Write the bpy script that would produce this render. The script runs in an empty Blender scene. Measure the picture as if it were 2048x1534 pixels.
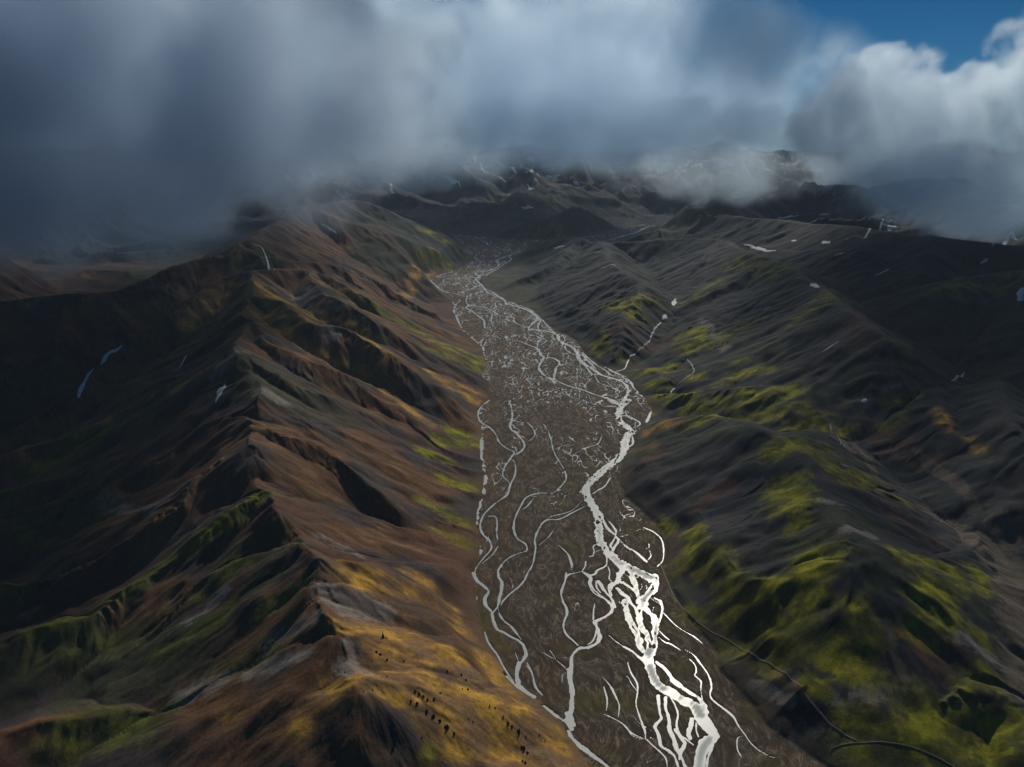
import bpy, math, time
import numpy as np
T0 = time.time()
def tick(s): print('[%.1fs] %s' % (time.time() - T0, s), flush=True)
R = math.radians
scn = bpy.context.scene
f4 = np.float32

# ------------------------------------------------------------------ camera, world, sun, exposure
CAM_H, PITCH, FPX = 700.0, R(17.2), 1607.0            # metres above the river plain, look-down angle, focal length (2048 px wide frame)
cam_d = bpy.data.cameras.new('camera'); cam = bpy.data.objects.new('camera', cam_d)
scn.collection.objects.link(cam)
cam.location = (0, 0, CAM_H); cam.rotation_euler = (math.pi / 2 - PITCH, 0, 0)
cam_d.sensor_width = 36.0; cam_d.lens = 36.0 * FPX / 2048.0
cam_d.clip_start = 1.0; cam_d.clip_end = 80000.0
scn.camera = cam
SUN_AZ, SUN_EL = R(14.0), R(33.5)                     # azimuth measured from +Y towards +X
SUN_DIR = np.array([math.sin(SUN_AZ) * math.cos(SUN_EL), math.cos(SUN_AZ) * math.cos(SUN_EL), math.sin(SUN_EL)])
world = bpy.data.worlds.new('World'); scn.world = world; world.use_nodes = True
wn = world.node_tree; wn.nodes.clear()
sky = wn.nodes.new('ShaderNodeTexSky'); sky.sky_type = 'NISHITA'; sky.sun_disc = False
sky.sun_elevation = SUN_EL; sky.sun_rotation = SUN_AZ
sky.altitude = 6000; sky.air_density = 1.0; sky.dust_density = 0.0; sky.ozone_density = 8.0
bg = wn.nodes.new('ShaderNodeBackground'); bg.inputs['Strength'].default_value = 0.055
wo = wn.nodes.new('ShaderNodeOutputWorld')
gm = wn.nodes.new('ShaderNodeHueSaturation'); gm.inputs['Hue'].default_value = .485; gm.inputs['Saturation'].default_value = 1.15; wn.links.new(sky.outputs[0], gm.inputs['Color']); wn.links.new(gm.outputs[0], bg.inputs[0]); wn.links.new(bg.outputs[0], wo.inputs[0])
sun_d = bpy.data.lights.new('sun', 'SUN'); sun = bpy.data.objects.new('sun', sun_d)
scn.collection.objects.link(sun)
sun_d.energy = 5.0; sun_d.angle = R(0.55); sun_d.color = (1.0, 0.92, 0.80)
sun.rotation_euler = (math.pi / 2 - SUN_EL, 0, math.pi - SUN_AZ)
scn.view_settings.view_transform = 'Standard'; scn.view_settings.look = 'None'
scn.view_settings.gamma = 1.0; scn.view_settings.exposure = -0.85
scn.render.engine = 'CYCLES'
cy = scn.cycles
cy.use_denoising = True
cy.max_bounces = 5; cy.diffuse_bounces = 2; cy.glossy_bounces = 2; cy.transmission_bounces = 2
cy.transparent_max_bounces = 12; cy.volume_bounces = 8
cy.volume_step_rate = 0.45; cy.volume_max_steps = 400
cy.sample_clamp_indirect = 4.0

def tag(o, label=None, cat=None, group=None, kind=None):
    if label: o['label'] = label
    if cat: o['category'] = cat
    if group: o['group'] = group
    if kind: o['kind'] = kind
    return o

# ------------------------------------------------------------------ picture measurements -> places in the world
SP, CP = math.sin(PITCH), math.cos(PITCH)
def ray(u, v):
    a = (np.asarray(u, float) - 1024.0) / FPX; b = -(np.asarray(v, float) - 767.0) / FPX
    return a, CP + b * SP, -SP + b * CP
def at_z(u, v, z=0.0):
    dx, dy, dz = ray(u, v); t = (z - CAM_H) / dz
    return dx * t, dy * t
def depth(x, y, z): return y * CP - (z - CAM_H) * SP
def project(x, y, z):
    d = depth(x, y, z); up = y * SP + (z - CAM_H) * CP
    return 1024 + FPX * x / d, 767 - FPX * up / d

# ------------------------------------------------------------------ noise
rng = np.random.default_rng(7)
PERM = rng.permutation(256).astype(np.int32); PERM = np.concatenate([PERM, PERM])
GA = rng.random(256) * 2 * np.pi; GX = np.cos(GA).astype(f4); GY = np.sin(GA).astype(f4)
RND = rng.random((3, 256)).astype(f4)
def _h(ix, iy, s): return PERM[(PERM[(ix + s) & 255] + iy) & 255]
def noise(x, y, s=0):
    x0 = np.floor(x); y0 = np.floor(y); ix = x0.astype(np.int32); iy = y0.astype(np.int32)
    fx = (x - x0).astype(f4); fy = (y - y0).astype(f4)
    ux = fx * fx * fx * (fx * (fx * 6 - 15) + 10); uy = fy * fy * fy * (fy * (fy * 6 - 15) + 10)
    def g(i, j):
        h = _h(ix + i, iy + j, s); return GX[h] * (fx - i) + GY[h] * (fy - j)
    a = g(0, 0); b = g(1, 0); a += (b - a) * ux
    c = g(0, 1); d = g(1, 1); c += (d - c) * ux
    return (a + (c - a) * uy) * f4(1.5)
def fbm(x, y, o=4, s=0, gain=0.5):
    r = 0; a = 1.0
    for i in range(o):
        r = r + noise(x * 2.03 ** i + 13.7 * i, y * 2.03 ** i - 7.1 * i, s + i * 5) * f4(a); a *= gain
    return r
def ridged(x, y, o=5, s=0):
    r = 0; a = 1.0; w = 1.0
    for i in range(o):
        n = 1 - np.abs(noise(x * 2.1 ** i + 3.1 * i, y * 2.1 ** i + 9.2 * i, s + 3 * i)) * 1.6
        n = np.maximum(n, 0) ** 2; r = r + n * f4(a) * w; w = np.clip(n * 1.6, 0, 1); a *= 0.48
    return r
def sst(a, b, x):
    t = np.clip((x - a) / (b - a), 0, 1); return t * t * (3 - 2 * t)
def gullies(X, Y, gx, gy, wl, s):
    """stripes running straight down the local slope; wl = spacing in metres; returns -1 (gully) .. 1 (rib)"""
    m = np.sqrt(gx * gx + gy * gy) + 1e-6; sx = (-gy / m).astype(f4); sy = (gx / m).astype(f4)
    px = X / wl; py = Y / wl; cx = np.floor(px); cy_ = np.floor(py)
    ix = cx.astype(np.int32); iy = cy_.astype(np.int32); fx = (px - cx).astype(f4); fy = (py - cy_).astype(f4)
    acc = np.zeros(X.shape, f4); ws = np.zeros(X.shape, f4)
    for i in (-1, 0, 1, 2):
        for j in (-1, 0, 1, 2):
            h = _h(ix + i, iy + j, s)
            vx = fx - i - (RND[0][h] - f4(.5)) * f4(.8); vy = fy - j - (RND[1][h] - f4(.5)) * f4(.8)
            w = np.maximum(np.exp(-(vx * vx + vy * vy) * f4(2.0)) - f4(0.011), 0)
            acc += w * np.cos((vx * sx + vy * sy) * f4(2 * np.pi)); ws += w
    return acc / ws

# ------------------------------------------------------------------ river plain outline and channels, measured on the photograph
L_EDGE = [(905,468),(907,484),(925,500),(946,518),(918,538),(861,554),(860,566),(891,590),(912,610),(909,622),(925,658),(968,694),(973,730),(960,752),(981,766),(979,796),
 (955,825),(966,868),(966,910),(974,962),(957,1030),(957,1063),(964,1101),(944,1139),(951,1170),(956,1215),(960,1252),(976,1289),(999,1322),(1025,1359),(1040,1377),
 (1080,1404),(1122,1441),(1139,1469),(1180,1534),(1290,1660)]
R_EDGE = [(1050,498),(1048,503),(1028,515),(994,537),(968,552),(958,562),(970,578),(991,588),(1014,603),(1032,608),(1059,619),(1094,647),(1108,661),(1131,668),(1153,682),
 (1168,705),(1192,724),(1225,744),(1253,755),(1266,775),(1288,796),(1301,822),(1285,855),(1268,871),(1270,889),(1246,920),(1237,956),(1248,992),(1305,1041),(1330,1071),
 (1331,1123),(1330,1140),(1347,1188),(1368,1229),(1408,1277),(1435,1311),(1433,1339),(1464,1369),(1512,1421),(1528,1451),(1566,1479),(1600,1503),(1650,1534),(1830,1660)]
SIDE = [(1050,498),(1120,492),(1205,486),(1262,470),(1352,452),(1362,444),(1290,448),(1210,466),(1120,480),(1000,478),(905,468)]
REG = {'A': (850,450,7.304), 'B': (1000,600,7.304), 'C': (1080,980,7.304), 'D': (1080,1130,7.304), 'E': (1240,1300,6.554), 'F': (930,1130,6.554),
       'G': (930,880,5.682), 'P': (850,440,3.653), 'Q': (900,800,3.653), 'S': (900,1120,2.926), 'I': (0,0,1.0)}
CH = '''A14 385,150 560,160 720,175 820,215 890,255 930,290 1050,325 1130,355 1220,375 1290,415
A8 420,175 560,195 700,212 820,215
A22 1450,365 1370,385 1290,420 1200,450 1110,485 1060,510 1050,540 1080,590 1000,635 940,660 860,680 750,695 735,715 790,745 740,790 705,820 740,860 790,880
A18 1290,420 1230,460 1260,495 1210,540 1120,555 1080,590
A8 610,310 700,335 760,365 800,400 740,450 740,490 800,530 810,560 770,590 780,620 720,645 600,655 510,665 470,700 430,720 300,755 180,785 110,800
A6 110,760 200,740 260,720 340,695 440,670
A20 110,800 80,800 100,830 150,870 200,920 260,960 340,985 420,1000 500,1020 620,1050
A20 790,880 700,925 600,960 500,990 420,1000
A24 790,880 860,930 920,985 1010,1010 1090,1060 1160,1100 1190,1150 1280,1175 1400,1205 1500,1240 1580,1290 1650,1350 1620,1400 1540,1460 1510,1534
A22 740,790 800,850 850,900 900,960
A18 620,1050 600,1110 640,1170 700,1180 850,1200 950,1240 1030,1280 1090,1320 1200,1340 1300,1360 1290,1400 1340,1440 1450,1480 1510,1500
A20 640,1170 600,1210 700,1270 780,1330 860,1390 870,1460 880,1500 960,1534
A9 340,1010 480,1080 510,1110 450,1165 540,1200 600,1210
A12 880,1230 980,1300 960,1380 990,1440 990,1480
A8 1100,1320 1100,1370 1200,1390 1280,1410
A10 870,1500 930,1490 1050,1500 1140,1534
A9 1190,1140 1330,1160 1350,1190
A12 1640,1340 1720,1400 1790,1470 1860,1520
A6 270,790 270,820 230,840 180,870
A5 640,800 560,820 500,850 430,880
A6 350,890 430,870 500,840
A7 830,960 760,1010 700,1060 640,1080
A6 1030,1140 1030,1190 1000,1230
A28 1560,1440 1620,1400 1680,1380
B28 70,60 200,80 300,110 420,160 520,230 545,280 480,340 420,410 430,450
B16 570,270 590,310 560,360 560,420 640,440 740,465 830,490
B10 600,290 660,340 700,390 760,430
B38 430,430 520,430 600,450 700,460 810,485 850,530 870,590 950,640 1020,670 1090,720 1130,780 1150,850 1230,930 1310,980 1400,1040 1470,1090 1600,1130 1700,1160 1800,1200 1860,1270 1870,1340 1830,1430 1780,1500 1770,1534
B14 860,490 930,530 950,590 920,610
B18 960,660 960,720 1050,780 1110,800
B22 1110,750 1200,770 1280,840 1360,910 1440,970 1530,1020 1600,1080 1660,1110 1750,1110 1830,1150 1860,1200
B26 1130,790 1200,800 1260,860 1330,930 1400,1010
B16 1150,880 1240,960 1300,1030 1340,1080 1450,1090
B26 0,560 140,575 280,600 400,650 520,695 570,740 600,800 640,830 610,890 570,970 590,1040 680,1120 780,1180 870,1200 960,1240 1080,1280 1200,1310 1330,1360 1450,1400 1560,1430 1680,1470 1770,1510
B28 660,840 740,840 840,880 870,930 820,990 800,1080 790,1140 850,1190
B14 400,460 440,510 520,520 570,545 600,580 550,630 550,690
B10 520,440 600,470 610,500 570,510
B8 620,560 680,590 640,630 590,660
B8 860,610 780,660 700,720 610,765
B6 790,545 750,590 770,610 720,690
B9 1380,1090 1410,1150 1450,1210 1530,1240 1650,1280 1740,1330 1740,1360 1640,1385 1560,1400
B8 400,650 380,600 460,590 500,620
B7 910,1300 920,1360 1000,1400 1130,1440 1250,1480 1330,1534
B10 210,1435 150,1480 125,1534
B6 185,1210 270,1310 280,1360
B9 0,240 120,230 200,260 210,310 260,350 380,400
B7 0,290 100,300 180,320
B40 1560,1430 1680,1490 1760,1534
Q42 1300,0 1260,40 1235,90 1240,150 1290,190 1335,225
Q50 1335,225 1290,270 1280,330 1260,390 1200,450 1120,510 1060,570 1000,630 990,680 1020,740 1060,800 1085,860 1090,930 1090,1000 1110,1060 1160,1120
Q60 1160,1120 1230,1180 1320,1230 1420,1280 1480,1320
Q10 1260,110 1330,130 1390,170 1360,200
Q16 1330,260 1335,320 1290,350
Q14 1170,570 1130,630 1080,660 1035,690
Q12 1150,0 1200,25 1250,35
Q9 290,0 230,45 205,100 225,160 290,200 340,260 360,310 420,355 470,380 440,430 400,490 385,550 440,610
Q14 430,0 450,60 455,130 440,200 490,250 540,310 540,350 500,390 460,400 430,450
Q13 440,430 470,450 480,510 470,560 440,620 420,690 350,740 290,790 240,850 220,920 240,980 290,1030 300,1090 240,1160 190,1230 180,1290
Q10 270,850 330,850 345,900 340,970 350,1030
Q8 350,1070 310,1130 240,1190
Q13 840,520 850,570 820,620 750,680 650,680 560,710 520,770 480,850 465,930 490,1010 550,1050 560,1100 500,1120 420,1160 360,1220
Q9 610,720 560,780 520,800
Q13 1000,770 900,820 800,870 700,880 650,940 620,1020 625,1080 610,1180 590,1240
Q7 960,740 900,800 830,830 740,850 670,900
Q5 770,930 720,1000 650,1060
Q6 790,1060 850,1110 880,1180 890,1240
Q5 900,400 990,350 1080,320 1110,260
Q9 1410,930 1480,960 1540,1010 1560,1080 1555,1170 1510,1220
Q10 1230,1020 1300,1080 1360,1110 1440,1180
Q6 550,150 600,200 620,260 560,310
Q6 720,230 740,300 760,380 830,500
C40 900,350 940,480 1000,580 1080,640 1120,690 1150,740 1100,820 1060,880
C26 1000,450 1060,520 1110,600 1100,680 1060,760 1030,820 1080,880
C25 850,780 780,820 790,900 770,960 730,970
C15 800,910 880,870
C34 930,880 970,960 975,1080 930,1130 840,1170 800,1230 730,1240 660,1210 620,1185 660,1110 670,1040
C28 620,1185 500,1215 410,1240 370,1300
C18 990,1110 1020,1200 1010,1290 1050,1340
C60 1000,960 1100,1060 1180,1130 1200,1190 1150,1260
C50 1240,1100 1300,1170 1340,1250
C60 1640,1260 1690,1250 1710,1320
C22 1370,890 1450,960 1520,1020 1570,1060
C10 1590,780 1590,840 1530,860
C9 1600,880 1620,960 1580,1020
C10 270,800 350,880 430,960 470,1080 480,1170
D52 650,120 740,190 730,260 760,350 840,430 930,480 1000,540 1050,600 1040,680 960,750 860,800 800,830 830,900 850,990 870,1040 850,1120 780,1170 680,1210 590,1210 510,1270 470,1340 460,1440 450,1534
D18 820,230 830,330 890,410
D40 850,230 920,340 980,420 1050,500 1090,620
D24 830,900 810,1020 760,1120 700,1160
D26 800,570 780,700 780,800
D34 380,110 370,220 330,330 310,430 340,540 380,620 395,720 350,830 345,920 390,1020 480,1100 560,1180
D62 1150,120 1130,250 1050,280 1020,380 1040,450
D50 1150,240 1230,270 1320,330 1390,380 1430,460 1420,560
D46 1130,340 1200,420 1280,470 1330,560 1400,640 1430,760
D85 1250,530 1270,680 1330,830 1400,950 1440,1070 1450,1180 1500,1240 1560,1300
D105 1260,0 1400,60 1560,140 1670,210 1680,300 1610,400 1530,480 1500,580
D85 1500,580 1580,680 1660,760 1690,900 1680,1050 1660,1200 1600,1330
D70 1340,80 1360,200 1400,340 1440,460 1480,560
D80 1480,560 1450,700 1460,850 1500,950 1570,1040 1610,1180 1600,1330
D14 1010,1030 1100,1110 1220,1190
D50 1220,1190 1330,1250 1430,1330 1520,1400
D28 1670,480 1750,530 1790,620 1770,740 1740,850
D14 1740,960 1830,1050 1900,1100
D26 1740,1060 1830,1130 1920,1160 2045,1240
D8 20,1270 110,1320 240,1390 380,1500
D6 140,1240 240,1380
E120 390,0 370,100 400,230 430,330 500,440 600,520 720,600 830,660 950,720 1050,790
E150 1000,740 1060,860 1100,950 1180,1060
E140 1200,1050 1220,1130 1130,1220 1080,1310 1050,1420 1040,1534 1030,1700
E80 1020,620 1080,700 1110,800
E60 700,400 850,510 1000,610
E46 480,160 580,240 650,330 700,400
E38 500,600 510,720 520,820 540,900 460,990 490,1080 520,1170 540,1260 640,1320 720,1400 760,1534
E45 600,620 600,760 640,900 650,1040 700,1150 740,1300 800,1400 860,1534
E28 660,620 720,720 760,850 740,980 780,1100 880,1180 960,1240
E46 730,1040 800,1150 850,1230 800,1330 780,1430
E58 940,900 930,1000 900,1090 920,1160
E26 1000,950 1000,1050 1030,1140
E40 1230,1180 1180,1340 1150,1440 1140,1534
E22 860,0 960,60 1040,160 1130,280 1180,380 1200,490 1180,560 1200,640 1280,710 1400,800 1490,880 1550,990 1640,1110 1700,1200 1790,1290 1920,1370 2045,1420
E16 890,100 980,190 1000,280 980,330 1060,410 1060,500 1070,600 1090,680
E14 1590,1130 1540,1160 1540,1300 1600,1410
E15 100,160 140,290 220,430 230,550 210,700 250,850 290,960 330,1080 330,1160
E11 260,1160 330,1160 430,1250 520,1330 600,1420 620,1534
E8 0,950 80,1000 150,1110 260,1165
E9 20,330 100,350 150,440 220,530
F36 110,100 150,190 250,280 310,350 260,430 270,520 340,600 360,660 380,760 420,840 500,880 620,950 720,1000 780,1080 800,1180 740,1270 690,1320 680,1430 720,1534
F34 480,0 440,60 440,150 480,220 480,320 450,440 430,540 370,620
F24 880,0 810,130 780,200 700,290 600,370 500,470 470,540
F26 430,560 460,660 520,740 600,800 680,900 740,980
F26 260,880 290,980 340,1070 420,1170 480,1290 560,1420 640,1534
F14 660,1150 700,1260
F12 800,1310 860,1390 900,1500
F9 1010,1130 1110,1200 1200,1250 1340,1380
F10 1340,1390 1280,1440 1275,1534
S28 700,640 705,700 715,760 712,860 690,920 660,940
S24 405,600 390,700 430,760 490,800
S18 330,680 390,740 460,790
S26 550,860 620,910 680,950 710,990
S24 690,1000 730,1060 790,1110 860,1160 920,1210 1000,1280
S10 450,600 480,660 500,740 540,790
S40 690,900 710,960
S8 890,680 940,740 970,800 990,850 985,920
S7 900,740 920,820 915,880
S8 900,900 1000,950 1060,1010 1140,1050
S7 1250,310 1330,390 1430,450 1490,500
P14 1300,155 1380,135 1470,110 1560,85 1640,45 1740,40 1800,25
P10 1500,110 1570,70 1600,60 1640,50'''
def seg_list():
    out = []
    for ln in CH.split('\n'):
        p = ln.split(); ox, oy, sc = REG[p[0][0]]; w = float(p[0][1:]) / sc
        pts = [tuple(map(float, q.split(','))) for q in p[1:]]
        out.append((w, [(ox + a / sc, oy + b / sc) for a, b in pts]))
    return out
def smooth_line(P, n=4):
    """Catmull-Rom through the points"""
    P = np.array(P, float)
    if len(P) < 3: return P
    Q = np.vstack([2 * P[0] - P[1], P, 2 * P[-1] - P[-2]]); out = []
    for i in range(1, len(Q) - 2):
        for t in np.linspace(0, 1, n, endpoint=False):
            out.append(0.5 * ((2 * Q[i]) + (Q[i+1] - Q[i-1]) * t + (2*Q[i-1] - 5*Q[i] + 4*Q[i+1] - Q[i+2]) * t*t + (-Q[i-1] + 3*Q[i] - 3*Q[i+1] + Q[i+2]) * t**3))
    out.append(Q[-2]); return np.array(out)
CHANW = []; CHAN = []                                                  # world segments x0,y0,x1,y1,half width
for w, pts in seg_list():
    x, y = at_z(*np.array(pts).T); P = smooth_line(np.c_[x, y], 4)
    hw = 0.5 * w * depth(P[:, 0], P[:, 1], 0.0) / FPX
    q_ = np.linspace(0, 1, len(P)); hw = hw * (.35 + .65 * np.clip(np.minimum(q_, 1 - q_) / .22, 0, 1)) if w < 5 else hw      # side arms thin out towards their ends
    for i in range(len(P) - 1): CHAN.append((P[i, 0], P[i, 1], P[i+1, 0], P[i+1, 1], max((0.42 + .12 * min(max((hw[i] - 2.5) / 4, 0), 1)) * (hw[i] + hw[i+1]), 0.36 * depth(P[i, 0], P[i, 1], 0.0) / FPX)))
plain_px = L_EDGE + R_EDGE[::-1] + SIDE[1:-1]
PX, PY = at_z(*np.array(plain_px, float).T); PLAIN = np.c_[PX, PY]

def seg_dist(X, Y, x0, y0, x1, y1):
    dx, dy = x1 - x0, y1 - y0; L = dx * dx + dy * dy + 1e-9
    t = np.clip(((X - x0) * dx + (Y - y0) * dy) / L, 0, 1)
    return np.hypot(X - x0 - t * dx, Y - y0 - t * dy), t
def inside(X, Y, P):
    c = np.zeros(X.shape, bool); n = len(P)
    for i in range(n):
        x0, y0 = P[i]; x1, y1 = P[(i + 1) % n]
        if y0 == y1: continue
        c ^= ((y0 > Y) != (y1 > Y)) & (X < (x1 - x0) * (Y - y0) / (y1 - y0) + x0)
    return c

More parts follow.
